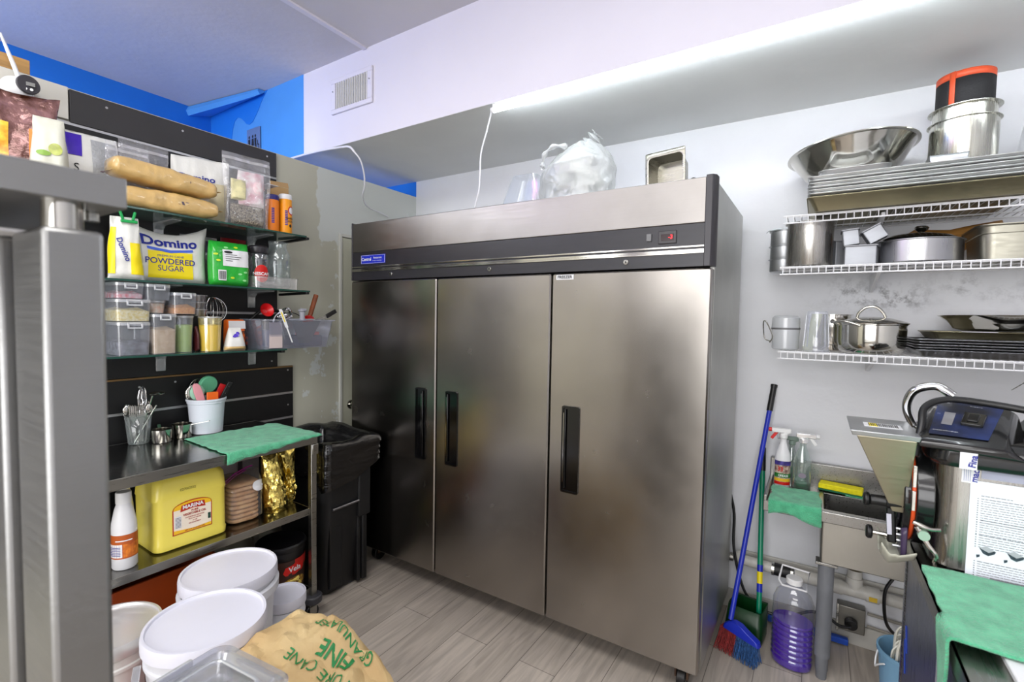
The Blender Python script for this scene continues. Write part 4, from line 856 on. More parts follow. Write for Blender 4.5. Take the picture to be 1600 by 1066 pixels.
blob('label_border', S, arch(-.078, .072, .058, .192, .03), RB, t, off=.0012)
blob('label_face', S, arch(-.074, .068, .062, .188, .028), mat('label_cream', (.95, .90, .82), .4, var=0), t, off=.0022)
blob('label_face', S, arch(-.074, .068, .160, .188, .022), mat('label_gold', (.96, .75, .10), .4, var=0), t, off=.0026)
blob('label_face', S, [(-.074, .062), (.068, .062), (.068, .074), (.0, .070), (-.074, .078)], MC['label_gold'], t, off=.0026)
blob('name_band', S, [(-.050, .150), (-.045, .176), (.0, .181), (.042, .176), (.046, .150), (.0, .156)], RB, t, off=.003)
text('lettering', S, 'MARINA', -.002, .1665, .021, WT, t, off=.004, bold=.035)
for s_, z, sz in (('PURE', .146, .011), ('VEGETABLE OIL', .134, .0125), ('CHOLESTEROL FREE FOOD', .121, .006), ('NON FAT GRAMS', .112, .006), ('35 LBS', .103, .006), ('SIN COLESTEROL', .094, .006), ('NET WT 35 LB (15.9 KG)', .068, .007)): text('lettering', S, s_, .004, z, sz, mat('text_red', (.65, .12, .08), .4, var=0), t, off=.004, bold=.03)
patch('nutrition_box', S, -.070, -.046, .085, .135, WHT, t, off=.003); g = M()
for k in range(8): g.grid(lambda u, v: S(-.068 + .02 * u, .089 + k * .0055 + .0015 * v, .0042), 2, 1)
g.build('printed_lines', DKT, t)
patch('barcode', S, .055, .066, .09, .115, mat('barcode_green', (.2, .38, .3), .5, var=.4, vs=300), t, off=.0035)
text('lettering', S, 'E270C022', -.02, .243, .014, mat('ink', (.35, .33, .15), .5, var=0), t, off=.0032)
# bread pack
t = thing('bread_pack', 'clear bag of stacked flatbreads beside the yellow oil jug', 'bread', (-2.29, 1.200, ZM), 84)
BR = mat('bread', (.80, .66, .50), .8, var=.12, vs=30, bump=.3, bs=60, col2=(.70, .53, .38))
for k in range(9):
    z = .004 + k * .0205
    M().loft([[(a, b, c + .002 * nz(a * 30, b * 30, k)) for a, b, c in rr(-.066 - e, .066 + e, -.075 - e, .075 + e, .035, zz)] for zz, e in ((z, -.006), (z + .004, 0), (z + .012, .001), (z + .018, -.005))]).build('flatbread', BR, t, ang=80)
P = pillow(.172, .225, .20, seed=61, wr=.012, p=7, fat=.7, fs=20)
bag_mesh(P).build('clear_bag', clear('bread_bag', (.94, .92, .90), fac=.10, edge=.35, rough=.08, bump=1.0, bs=20), t, ang=80)
S = onbag(P, .172, .225); ell('white_tag', S, .055, .165, .034, .022, WHT, t, off=.004)
M().tube(spl([(-.09, -.03, .185), (-.03, -.015, .218), (.03, .0, .235), (.06, .0, .24)]), .003, 6).tube(spl([(-.085, -.035, .178), (-.03, -.02, .209), (.03, -.005, .227)]), .0025, 6).build('zip_strip', mat('zip_magenta', (.60, .10, .50), .4), t)
t = thing('white_tub', 'white plastic tub with a dark rim behind the bread pack', 'tub', (-2.54, 1.22, ZM))
M().lathe([(.085, 0), (.095, .215), (.100, .215), (.100, .228), (.096, .236)], n=36).build('tub', mat('tub_lilac', (.80, .77, .79), .5), t)
t = thing('white_carton', 'pale carton at the back of the cart behind the gold bags', 'box', (-2.58, 1.39, ZM)); M().box(-.05, .05, -.045, .045, 0, .25).build('carton', mat('pale_carton', (.66, .64, .66), .6), t, bevel=.003)
# gold foil bags
GOLD = mat('gold_foil', (1, .90, .50), .20, metal=1, var=.12, vs=12, bump=.9, bs=20)
for lb, x, y, w_, h_, rz, sd, yy in (('gold foil bag nearer the flatbreads', -2.235, 1.350, .115, .285, 80, 71, .03), ('gold foil bag by the right leg of the cart', -2.31, 1.445, .10, .275, 90, 75, 0)):
    th = thing('coffee_bag', lb, 'bag', (x, y, ZM), rz, None); g = M(); rings = []
    for j in range(31):
        v = j / 30; wd = w_ / 2 * (.62 + .38 * abs(2 * v - .95) ** 1.2 if sd == 75 else (.95 - .35 * v ** 2)); tk = .06 * (1 - v ** 1.5) ** .6 * min(1, .55 + v * 3) + .004
        ring = []
        for i in range(44):
            a = 2 * pi * i / 44; k = 1 + .34 * abs(nz(cos(a) * 2.2 + sd, sin(a) * 2.2, v * 7)) + .16 * nz(cos(a) * 6, sin(a) * 6 + sd, v * 16)
            ring.append((wd * cos(a) * (.82 + .2 * k) - (.03 * v if sd == 71 else -.01 * v), tk * sin(a) * k, v * h_))
        rings.append(ring)
    g.loft(rings).build('bag', GOLD, th, ang=24)
# --- bottom shelf
t = thing('sauce_bucket', 'black bucket with a red Vela label on the bottom shelf of the cart', 'bucket', (-2.25, 1.385, .158), 92)
t['label'] = 'black plastic bucket with a picture label on the bottom shelf of the cart'
M().lathe([(.098, 0), (.102, .006), (.110, .19), (.114, .192), (.114, .215), (.110, .22)], n=40).build('bucket', mat('bucket_black', (.07, .065, .075), .3, var=.1), t)
M().lathe([(.116, .217), (.118, .222), (.118, .240), (.110, .246), (.10, .240), (0, .240)], n=40, c1=False).build('lid', mat('bucket_black', (.07, .065, .075), .3), t)
S = lambda s_, t_, o: ((.1045 + .035 * t_ + o) * sin(s_ / .107), -(.1045 + .035 * t_ + o) * cos(s_ / .107), t_)
patch('label', S, -.17, .17, .015, .175, mat('label_choc', (.22, .13, .10), .4, var=.1), t, off=.001, nu=36)
patch('red_band', S, .0, .12, .13, .175, mat('label_red2', (.75, .12, .08), .4), t, off=.0018, nu=16)
patch('green_strip', S, .105, .16, .02, .175, mat('label_olive', (.72, .75, .35), .4, var=.2, vs=30), t, off=.0022, nu=8)
blob('logo', S, [(-.055, .118), (-.045, .145), (-.015, .150), (.0, .158), (.018, .150), (.05, .145), (.056, .122), (.045, .108), (.0, .100), (-.045, .104)], MC['label_red'], t, off=.003)
text('lettering', S, 'Vela', .0, .130, .036, WT, t, off=.0042, bold=.02)
ell('pasta_plate', S, .0, .055, .065, .032, mat('pasta', (.80, .66, .25), .5, var=.4, vs=60, col2=(.45, .25, .10)), t, off=.0025)
for i in range(12):
    a = R(20 * i - 60); M().tube([S(.0 + .05 * cos(a) * (.3 + .05 * i), .062 + .018 * sin(a * 2), .0045), S(.035 * cos(a + 1), .058 + .018 * sin(a), .006)], .004, 6).build('pasta_piece', mat('pasta2', (.90, .80, .40), .5, var=.1), t)
t = thing('plastic_crate', 'orange brown plastic crate on the bottom of the cart behind the buckets', 'crate', (-2.40, .83, .158))
M().loft([rr(-.17, .17, -.20, .20, .03, 0), rr(-.20, .20, -.23, .23, .035, .31), rr(-.20, .20, -.23, .23, .035, .322), rr(-.19, .19, -.22, .22, .03, .322), rr(-.16, .16, -.19, .19, .03, .01)], True, True).build('crate', mat('orange_crate', (.66, .27, .08), .35, var=.06), t)

# ------------------------------------------------------------ trash can
BAGM = mat('bin_liner', (.03, .03, .035), .16, var=.1, bump=1.0, bs=11, stretch=(1, 1, 4), coat=.5)
CAN = mat('can_black', (.06, .062, .068), .5, var=.08)
t = thing('trash_can', 'tall black wheeled trash can with a black liner beside the freezer', 'trash can', (-2.385, 1.735, 0))
def tr(k, z, r=.05, cut=0.): return rr(-.235 * k - .02, .215 * k + (.02 if z > .3 else 0), -.165 * k, .165 * k, r, z)
M().loft([tr(.80, .012), tr(.82, .02), tr(.93, .45), tr(1.03, .80), tr(1.06, .805), tr(1.06, .835), tr(1.02, .84), tr(.98, .80), tr(.80, .06), tr(.78, .03)], True, True).build('bin', CAN, t)
g = M()
FXx = .232
# front face relief (facing +x): two raised cheeks around a sunken bay, bar across
M().box(.19, .214, -.120, -.040, .05, .62).build('raised_panel', CAN, t, bevel=.006)
M().box(.185, .216, .060, .085, .02, .42).box(.185, .222, .092, .125, .02, .40).build('rib', CAN, t, bevel=.006)
M().box(.198, .236, .055, .140, .40, .70).build('side_cheek', CAN, t, bevel=.01)
M().cyl((.232, -.118, .50), (.232, .056, .50), .008, 12).build('grab_bar', steel('bar_grey', (.62, .62, .64), .3), t)
for y in (-.13, .13):
    M().cyl((-.20, y - .02, .06), (-.20, y + .02, .06), .06, 24).build('wheel', BLK, t, bevel=.005)
ln = thing('bin_liner', 'black plastic liner folded over the rim of the trash can', 'bin liner', (-2.385, 1.735, 0)); g = M(); rings = []
for zi, (k, z) in enumerate([(.60, .42), (.68, .60), (.78, .74), (.86, .82), (.95, .864), (1.06, .872), (1.16, .862), (1.20, .845), (1.20, .832), (1.195, .818), (1.19, .804), (1.185, .79), (1.18, .776), (1.175, .762), (1.17, .748), (1.165, .734), (1.16, .72), (1.155, .706), (1.15, .692), (1.145, .68)]):
    ring = []
    n = 110; base = rr(-.235, .238, -.165, .165, .035, 0, n=6); L_ = len(base)
    for i in range(n):
        q_ = i / n * L_; a, b = base[int(q_) % L_], base[(int(q_) + 1) % L_]; fr = q_ - int(q_)
        x, y = a[0] + (b[0] - a[0]) * fr, a[1] + (b[1] - a[1]) * fr
        am = .012 if zi > 4 else .02
        slant = 9 * z
        k2 = k + am * 2.2 * nz(x * 5 + slant * .35, y * 5 + slant * .3, z * 12) + am * 1.2 * nz(x * 22, y * 22, z * 40)
        zz_ = z + (.03 * nz(x * 9, y * 9, 2) if zi in (4, 5, 6) else 0) + ((zi - 7) / 12 * (.05 * nz(x * 6, y * 6, 7) - (.30 * (.10 - y) if x > .2 else 0)) if zi > 7 else 0)
        k2 += (.014 * sin((z - .42 * y + .2 * x + .01 * nz(x * 8, y * 8)) * 150) + .012 * abs(nz(z * 30 - 12 * y, x * 4, 1))) * (1 if zi > 6 else 0)
        ring.append((max(-.288, x * k2), max(-.225, min(y * k2, .200)), zz_))
    rings.append(ring)
g.loft(rings, True, False).build('liner', BAGM, ln, ang=50)

# ------------------------------------------------------------ buckets, sack, boxes in the foreground
BW = mat('pail_white', (.87, .875, .90), .35, var=.015); LW = mat('lid_white', (.885, .885, .93), .38, var=.012)
def pail(label, x, y, r, h, rz=0, name='plastic_bucket', band=None, handle=True, body=None, lidm=None):
    t = thing(name, label, 'bucket', (x, y, 0), rz)
    M().lathe([(r * .80, 0), (r * .82, .006), (r * .925, h - .09), (r * .96, h - .088), (r * .96, h - .078), (r * .935, h - .074), (r * .94, h - .05)], n=56).build('bucket', body or BW, t)
    M().lathe([(r * .985, h - .045), (r * 1.0, h - .042), (r * 1.0, h - .012), (r * .985, h), (r * .94, h), (r * .925, h - .008), (r * .60, h - .0075), (0, h - .0065)], n=64, c1=False).build('lid', lidm or LW, t)
    if handle:
        g = M()
        g.lathe([(r * .93, h - .102), (r * 1.025, h - .098), (r * 1.03, h - .066), (r * .95, h - .060)], n=56, c0=False, c1=False)
        g.build('collar', body or BW, t)
    if band:
        S = lambda s_, t_, o: ((r * .82 + r * .105 * t_ / (h - .09) + o) * sin(s_ / r), -(r * .82 + r * .105 * t_ / (h - .09) + o) * cos(s_ / r), t_)
        patch('label', S, -r * 2.4, r * 1.9, .10, h - .13, band, t, off=.002, nu=60)
    return t
RB2 = mat('pail_red', (.58, .03, .05), .4, var=.05)
pail('white lidded bucket standing against the cart, its lid highest in view', -1.915, .964, .170, .545, 60, handle=True)
t = pail('nearest large white lidded bucket with a dark red band', -1.630, .748, .174, .560, 60, band=RB2, handle=False)
g = M(); h = .56; r = .18
g.bar((-.178, -.045, h - .10), (-.215, -.06, h - .235), .018, .008).bar((-.178, .02, h - .09), (-.19, -.05, h - .10), .02, .01)
g.build('carry_handle', clear('handle_clear', (.9, .9, .92), fac=.6), t, bevel=.002, rot=(0, 0, R(15)))
pail('small white lidded bucket low behind the large ones', -1.965, 1.222, .092, .30, 0, handle=False)
WC0 = clear('milky_bucket', (.90, .90, .88), fac=.88, rough=.3, edge=.12, milk=.9)
t = pail('translucent bucket of white powder beside the steel stand', -1.942, .585, .150, .500, 0, handle=False, body=WC0, lidm=clear('milky_lid', (.93, .93, .93), fac=.60, rough=.3, edge=.3))
M().lathe([(.112, .01), (.125, .30), (.132, .440), (.08, .455), (0, .458)], n=48, c1=False).build('powder', mat('powder_white', (.90, .90, .84), .8, var=.03), t)
# paper sack
KR = mat('kraft_sack', (.80, .70, .51), .75, var=.07, vs=7, bump=.9, bs=9, col2=(.74, .62, .43))
SX, SY = -1.205, .845
def creases(x, y):
    return .050 * abs(nz(x, y, 1.7, 6)) + .034 * abs(nz(x, y, 5.1, 12)) + .012 * abs(nz(x, y, 2, 24)) - .006
def stop(x, y):
    u = (x - SX) / .26; v_ = (y - SY) / .16
    return .520 - .065 * u - .02 * u * u + .03 * v_ * (1 - abs(u)) - .045 * max(0, u - .3) ** 1.0 + creases(x, y) - .02 - .02 * max(0, -v_) 
sk = thing('paper_sack', 'crumpled brown paper sugar sack with green lettering in the foreground', 'sack', (SX, SY, 0), 0)
g = M(); rings = []; n = 96
for z, k in ((0, .86), (.01, .92), (.1, .97), (.22, .98), (.33, 1.0), (.40, 1.0), (.44, .995)):
    rings.append([((.262 * abs(cos(a)) ** .55 * (1 if cos(a) > 0 else -1)) * k * (1 + .05 * nz(cos(a) * 3, sin(a) * 3, z * 5)), (.155 * abs(sin(a)) ** .55 * (1 if sin(a) > 0 else -1)) * k * (1 + .09 * nz(cos(a) * 3, sin(a) * 3, z * 6 + 4)), z) for a in [2 * pi * i / n for i in range(n)]])
last = rings[-1]
for k in (.985, .96, .93, .89, .85, .8, .75, .7, .65, .6, .55, .5, .45, .4, .35, .3, .25, .2, .15, .1, .05, .01):
    rings.append([(p[0] * k, p[1] * k, stop(SX + p[0] * k, SY + p[1] * k) - .03 * max(0, (k - .8) / .2) ** 2) for p in last])
g.loft(rings).build('sack', KR, sk, ang=16)
GS = mat('sack_green', (.10, .50, .25), .6, var=.05)
S = lambda s_, t_, o: (s_, t_, stop(SX + s_, SY + t_) + .004 + o)
def ttext(body, cx, cy, size, rot, bold):
    cu = bpy.data.curves.new('t', 'FONT'); cu.body = body; cu.align_x = 'CENTER'; cu.align_y = 'CENTER'; cu.offset = bold; cu.resolution_u = 2
    to = bpy.data.objects.new('t', cu); C.objects.link(to); bpy.context.view_layer.update(); me = bpy.data.meshes.new_from_object(to)
    bpy.data.objects.remove(to); bpy.data.curves.remove(cu)
    import bmesh
    bm = bmesh.new(); bm.from_mesh(me)
    for _ in range(2): bmesh.ops.subdivide_edges(bm, edges=[e for e in bm.edges if e.calc_length() > .12], cuts=1)
    bmesh.ops.triangulate(bm, faces=bm.faces)
    vs = [tuple(v.co) for v in bm.verts]; fs = [tuple(v.index for v in f_.verts) for f_ in bm.faces]; bm.free()
    c, sn = cos(R(rot)), sin(R(rot)); out = [S(cx + (x * c - y * sn) * size, cy + (x * sn + y * c) * size, 0) for x, y, z in vs]
    M().add(out, fs).build('lettering', GS, sk, smooth=False)
ttext('PURE CANE', .01, -.002, .044, 190, -.0); ttext('FINE', .02, .056, .060, 190, .02); ttext('GRANULATED', -.01, .108, .036, 187, .01); ttext('S', .185, .07, .10, 200, .04)
# translucent lidded box, on another box of its kind
TB = clear('box_clear', (.86, .87, .90), fac=.36, rough=.15, edge=.5)
for k, (lb, z0, hh) in enumerate((('translucent plastic storage box with a lidded rim in the near foreground', .387, .28), ('translucent plastic storage box under the nearest box', .0, .37))):
    t = thing('storage_box', lb, 'box', (-1.145, .52, z0), 6, None)
    w2, d2 = .135, .13
    M().loft([rr(-w2 * .86, w2 * .86, -d2 * .86, d2 * .86, .03, 0), rr(-w2 * .95, w2 * .95, -d2 * .95, d2 * .95, .035, hh)], True, False).build('tub', TB, t, solid=.0015)
    g = M(); g.loft([rr(-w2 * .97, w2 * .97, -d2 * .97, d2 * .97, .035, hh - .012), rr(-w2, w2, -d2, d2, .04, hh - .012), rr(-w2 * 1.02, w2 * 1.02, -d2 * 1.02, d2 * 1.02, .042, hh + .006), rr(-w2 * .98, w2 * .98, -d2 * .98, d2 * .98, .04, hh + .012), rr(-w2 * .84, w2 * .84, -d2 * .84, d2 * .84, .035, hh + .008), rr(-w2 * .78, w2 * .78, -d2 * .78, d2 * .78, .03, hh - .006)], False, True)
    g.build('lid', TB, t)
    M().tube([(a, b, hh + .012) for a, b, c in rr(-w2 * .62, w2 * .62, -d2 * .62, d2 * .62, .025)] + [(w2 * .62, d2 * .62 - .025, hh + .012)], .004, 6).box(-.03, .03, d2 * .1, d2 * .16, hh - .004, hh + .004).build('lid_ridge', LIDP, t)
    for sx in (-1, 1): M().box(sx * w2 * 1.02 - .006, sx * w2 * 1.02 + .006, -.05, .05, hh - .035, hh + .012).build('latch', LAT, t, bevel=.003)

# ------------------------------------------------------------ steel stand at the near left
t = thing('steel_stand', 'stainless steel stand with a thick shelf at the near left edge', 'stand', (-.70, .24, 0))
M().box(-.46, 0, -.62, 0, 1.6665, 1.702).build('shelf', ST_FG, t, bevel=.0015)
M().box(-.112, 0, -.077, -.022, 0, 1.636).build('post', ST_FG, t, bevel=.006)
M().cyl((-.028, -.052, 1.636), (-.028, -.052, 1.667), .0185, 32).build('collar', ST_POL, t)
M().cyl((-.060, -.018, 1.655), (-.060, -.018, 1.667), .009, 16).build('bolt', ST, t)
M().box(-.40, -.135, -.085, -.03, 0, 1.634).build('side_panel', ST_FG, t, bevel=.006)
M().box(-.42, -.09, -.11, -.005, 1.6345, 1.6385).build('top_plate', WHT, t, smooth=False)
M().box(-.45, -.42, -.60, -.02, 1.10, 1.6664).build('rear_panel', ST_FG, t, bevel=.002)
# ------------------------------------------------------------ white wire shelves on the back wall
WIRE = mat('wire_white', (.90, .90, .91), .35, var=.01)
XS, XE = -.165, 1.35
def wire_shelf(label, z, y0, x0, brs):
    t = thing('wire_shelf', label, 'shelf', (0, 2.80, z)); g = M(); d0 = y0 - 2.80
    sq = lambda a, b, r: g.tube([a, b], r, 6)
    for y in (d0 + .002, (d0) * .66, d0 * .33, -.015): sq((x0, y, -.0035), (XE, y, -.0035), .0032)
    sq((x0, d0, -.030), (XE, d0, -.030), .0032); sq((x0, d0, .0), (XE, d0, .0), .0032)
    x = x0 + .012
    while x < XE:
        g.tube([(x, -.010, .0015), (x, d0 + .002, .0015), (x, d0 - .002, -.002), (x, d0 - .002, -.030)], .0018, 4); x += .0262
    g.build('wire_grid', WIRE, t)
    for bx_ in brs:
        M().poly([(-.004, -.01), (-.004, -.092), (-.018, -.092), (d0 * .90, -.024), (d0 * .90, -.006), (-.03, -.01)], bx_ - .007, bx_ + .007, 'x').build('bracket', WIRE, t, bevel=.002)
    return t
wire_shelf('highest white wire shelf on the back wall, loaded with sheet pans', 2.000, 2.38, -.145, (.20, .95))
wire_shelf('middle white wire shelf on the back wall, holding pots and loaf tins', 1.785, 2.40, -.152, (.20, .95))
wire_shelf('lowest white wire shelf on the back wall above the sink', 1.418, 2.42, -.148, (.20, .95))
g = M()
bracket_holes = tag(g.cyl((.022, 2.7995, 1.585), (.022, 2.7965, 1.585), .006, 10).build('wall_anchor', ST), 'small dark screw hole in the wall above the lidded pot', 'wall anchor')
wa = bracket_holes
for (dx, dz) in ((.05, 0), (0, -.038), (.05, -.038)):
    c = wa.copy(); C.objects.link(c); c.location = (dx, 0, dz)
for o_, q_ in zip([o for o in C.objects if o.name.startswith('wall_anchor')], ('upper left', 'upper right', 'lower left', 'lower right')):
    o_['group'] = 'screw holes above the lidded pot'; o_['label'] = q_ + ' one of the four small screw holes in the wall above the tumbler'; o_['category'] = 'screw hole'
M_ = M
# --- sheet pans
PANM = steel('sheet_pan', (.90, .90, .90), .36, (10, 3, 40), .08, dirt=.05)
PAND = steel('sheet_pan_worn', (.66, .63, .52), .4, (10, 3, 40), .1, dirt=.2)
def sheetpan(label, x0, x1, y0, y1, z, h=.025, m=PANM, grp=None, k=.018):
    t = thing('sheet_pan', label, 'sheet pan', ((x0 + x1) / 2, (y0 + y1) / 2, z), 0, grp); w2, d2 = (x1 - x0) / 2, (y1 - y0) / 2
    M().loft([rr(-w2 + k, w2 - k, -d2 + k, d2 - k, .015, 0), rr(-w2 + .004, w2 - .004, -d2 + .004, d2 - .004, .02, h - .003), rr(-w2, w2, -d2, d2, .022, h), rr(-w2, w2, -d2, d2, .022, h - .005)][:3], True, False).build('pan', m, t, solid=.0014)
    M().tube([p for p in rr(-w2, w2, -d2, d2, .022, h)] + [(w2, d2 - .022, h)], .0028, 6, cap=False).build('rolled_rim', m, t)
    return t
T1 = ('lowest', 'second', 'third', 'fourth', 'fifth', 'sixth', 'highest')
for i in range(7):
    hh = .026 if i else .052
    z = 2.006 if i == 0 else 2.006 + .0285 + .0132 * i
    sheetpan('sheet pan in the stack on the highest wire shelf, %s from below' % (T1[i]), -.060 + .002 * (i % 3), .615 + .002 * (i % 2), 2.325 + .003 * (i % 2), 2.785, z, hh, PAND if i in (0,) else PANM, 'sheet pans on the highest wire shelf', k=.02 + (.01 if i == 0 else 0))
ztop = 2.006 + .0285 + .0132 * 6 + .026
# big bowl
t = thing('mixing_bowl', 'wide polished steel mixing bowl tilted behind the top sheet pans', 'bowl', (.098, 2.60, ztop - .002)); 
M().lathe([(.06, 0), (.10, .006), (.145, .035), (.185, .085), (.215, .135), (.226, .150), (.240, .152), (.240, .148), (.228, .146), (.217, .131), (.187, .081), (.147, .031), (.10, .009), (0, .007)], n=64, c1=False).build('bowl', ST_POL, t)
t.rotation_euler = (R(-3), R(-4), 0); t.location.z += .012
t = thing('steel_insert', 'tapered loose steel pan lying behind the front edge of the top sheet pans', 'pan', (.04, 2.40, ztop + .002), 0)
M().loft([rr(-.05, .16, -.03, .03, .02, 0), rr(-.06, .17, -.045, .045, .03, .026), rr(-.065, .175, -.05, .05, .03, .027)], True, False).build('pan', PANM, t, solid=.002)
t = thing('loaf_tin', 'small rectangular tin between the mixing bowl and the tall pots', 'tin', (.375, 2.383, ztop + .002), 0)
M().loft([rr(-.05, .05, -.035, .04, .004, 0), rr(-.055, .055, -.04, .045, .004, .028)], True, False).build('tin', ST_DULL, t, solid=.0015)
def potlathe(label, name, cat, x, y, z, r, h, rz=0, m=ST_POL, rim=.008, th=.003, grp=None):
    t = thing(name, label, cat, (x, y, z), rz, grp)
    M().lathe([(r * .96, 0), (r, .006), (r, h - .004), (r + rim, h - .002), (r + rim, h), (r - th, h), (r - th, .008), (0, .007)], n=56, c1=False).build('pot', m, t)
    return t
PZ = ztop + .004
potlathe('tall steel bain-marie pot on the top sheet pans, the outer one', 'steel_pot', 'pot', .445, 2.55, PZ + .0, .102, .19, m=steel('pot_satin', (.80, .80, .76), .24, (60, 60, 2), .10))
t = potlathe('steel pot nested inside the tall outer pot, its rim standing above', 'steel_pot', 'pot', .445, 2.55, PZ + .045, .095, .195, rim=.014, m=MC['pot_satin'])
t = thing('baking_mat', 'rolled black silicone baking mat with orange edges standing in the nested pots', 'baking mat', (.445, 2.55, PZ + .06), 0)
def spiral(u, rr_=.082):
    a = R(-150) + u * R(390); r = rr_ + .006 * u; return (r * cos(a), r * sin(a))
BKM = mat('mat_black', (.11, .11, .12), .75, var=.1, bump=.15, bs=200); ORM = mat('mat_orange', (.86, .33, .18), .5, var=.06)
M().grid(lambda u, v: (*spiral(.03 + u * .94), .02 + v * .262), 60, 6).build('mat', BKM, t, solid=.002)
M().grid(lambda u, v: (*spiral(u), .282 + v * .026), 60, 2).grid(lambda u, v: (*spiral(u), v * .02), 60, 2).grid(lambda u, v: (*spiral(.97 + u * .03 + .0), v * .305), 4, 6).grid(lambda u, v: (*spiral(u * .05), v * .305), 6, 6).build('orange_edge', ORM, t, solid=.0026)
t = thing('plastic_tub', 'white translucent plastic tub at the far right of the highest shelf', 'tub', (.70, 2.58, PZ), 0)
M().lathe([(.095, 0), (.10, .004), (.075, .19), (.068, .20)], n=36).build('tub', clear('tub_white', (.90, .91, .93), fac=.8, rough=.3, edge=.2), t)
# --- middle wire shelf
Z5 = 1.789
for i in range(3):
    potlathe('small steel sauce pot stacked at the left end of the middle wire shelf, %s' % ('lowest', 'middle', 'highest')[i], 'sauce_pot', 'pot', -.152, 2.665, Z5 + .062 * i, .062, .070 if i == 2 else .060, 0, ST_DULL, .006, grp='sauce pots stacked at the left end')
t = thing('dustpan_lid', 'small curved steel scoop resting on the stacked sauce pots', 'scoop', (-.152, 2.665, Z5 + .2015), 0)
M().tube(spl([(-.08, -.02, -.012), (-.065, -.02, -.002), (-.03, -.02, .002), (.02, -.02, .0)]), [.003] * 8 + [.005] * 8 + [.007] * 9, 8).build('scoop', ST_DULL, t); t.name = 'scoop'
potlathe('straight-sided brushed steel pot with dark inside on the middle wire shelf', 'steel_pot', 'pot', -.047, 2.50, Z5, .088, .193, 0, steel('pot_brushed', (.70, .69, .67), .26, (60, 60, 2), .08))
TIN = steel('tin_bright', (.68, .69, .71), .55, (6, 6, 30), .04)
def tin(label, x, y, z, w, d, h, rot):
    t = thing('pullman_tin', label, 'tin', (x, y, z)); t.rotation_euler = tuple(R(a) for a in rot)
    M().loft([rr(-w / 2, w / 2, -d / 2, d / 2, .004, 0), rr(-w / 2, w / 2, -d / 2, d / 2, .004, h), rr(-w / 2 - .004, w / 2 + .004, -d / 2 - .004, d / 2 + .004, .005, h), rr(-w / 2 - .004, w / 2 + .004, -d / 2 - .004, d / 2 + .004, .005, h - .005)], True, False).build('tin', TIN, t, solid=.0015)
    return t
tin('square bright tin standing upright below the tilted tins', .131, 2.452, Z5 + .001, .105, .09, .075, (0, 0, 0))
tin('small bright tin lying on its side on the upright square tin', .101, 2.452, Z5 + .082, .055, .075, .062, (0, -6, 0))
tin('larger bright tin tipped up against the highest wire shelf', .190, 2.452, Z5 + .096, .066, .08, .056, (0, -30, 0))
tin('dark seamed tin wedged behind the upright square tin', .064, 2.610, Z5 + .001, .06, .08, .12, (0, 0, 20))
t = potlathe('wide low aluminium cake pan with a lid lying on it', 'cake_pan', 'pan', .325, 2.545, Z5, .142, .092, 0, steel('alu_pan', (.74, .74, .75), .3, (60, 60, 2), .08), rim=.006)
t = thing('pan_lid', 'dark glass lid with a steel knob lying tilted on the cake pan', 'lid', (.335, 2.555, Z5 + .100), 0); t.rotation_euler = (R(0), R(3), 0)
M().lathe([(.118, 0), (.122, .004), (.10, .016), (.05, .026), (0, .029)], n=48).build('lid', mat('lid_dark_glass', (.20, .19, .17), .12, metal=.6, var=.1), t); M().lathe([(.012, .024), (.010, .034), (.020, .042), (.024, .052), (.018, .058), (0, .060)], n=28).build('knob', ST_POL, t)
WD = mat('peel_wood', (.74, .53, .27), .45, var=.14, vs=4, stretch=(3, 3, 20))
t = thing('wooden_board', 'curved wooden pizza peel leaning behind the cake pan and the roasting pan', 'board', (.43, 2.750, Z5 + .001)); 
def pe(u, v):
    prof = [(0, .070, .145), (.15, .04, .180), (.3, .01, .172), (.5, .03, .165), (.68, .09, .175), (.85, .13, .182), (1, .150, .190)]
    for (a, b0, b1), (c, d0, d1) in zip(prof[:-1], prof[1:]):
        if a <= u <= c: k = (u - a) / (c - a); lo, hi = b0 + (d0 - b0) * k, b1 + (d1 - b1) * k; break
    return (-.13 + .32 * u, -.03 + .05 * v + .01 * sin(u * 6), lo + (hi - lo) * v)
M().grid(pe, 30, 6).build('peel', WD, t, solid=.010)
t = thing('roasting_pan', 'rectangular roasting pan with a rounded rim at the right of the middle wire shelf', 'pan', (.665, 2.56, Z5), 0)
PAN2 = steel('roast_pan', (.64, .63, .58), .38, (8, 3, 30), .08)
M().loft([rr(-.165, .165, -.12, .12, .035, 0), rr(-.172, .172, -.128, .128, .04, .095), rr(-.175, .175, -.131, .131, .04, .097), rr(-.178, .178, -.134, .134, .04, .122), rr(-.186, .186, -.142, .142, .045, .128), rr(-.186, .186, -.142, .142, .045, .122)], True, False).build('pan', PAN2, t, solid=.002)
# --- lowest wire shelf
Z6 = 1.4225
CP = clear('cup_clear', (.93, .94, .97), fac=.20, rough=.1, edge=.6, milk=.8)
t = thing('shaker_cup', 'clear plastic cup with a grey band at the left end of the lowest wire shelf', 'cup', (-.128, 2.56, Z6), 0)
M().lathe([(.050, 0), (.054, .004), (.058, .10), (.058, .105), (.056, .145), (.046, .155), (0, .157)], n=36, c1=False).build('cup', clear('cup_milk', (.88, .89, .90), fac=.45, rough=.2, edge=.4, milk=.9), t)
M().lathe([(.0582, .092), (.0595, .094), (.0595, .098), (.0582, .10)], n=36, c0=False, c1=False).build('band', mat('band_grey', (.42, .42, .43), .5), t)
M().tube(spl([(-.062, -.02, .03), (-.050, -.03, .06), (-.075, -.03, .12), (-.088, -.02, .13), (-.092, -.01, .11), (-.085, .0, .05), (-.06, -.01, .035)]), .0028, 8).build('clip', ST_POL, t)
t = thing('plastic_holder', 'pale green upright plastic holder between the clear cup and the tumbler', 'holder', (-.024, 2.585, Z6), 0)
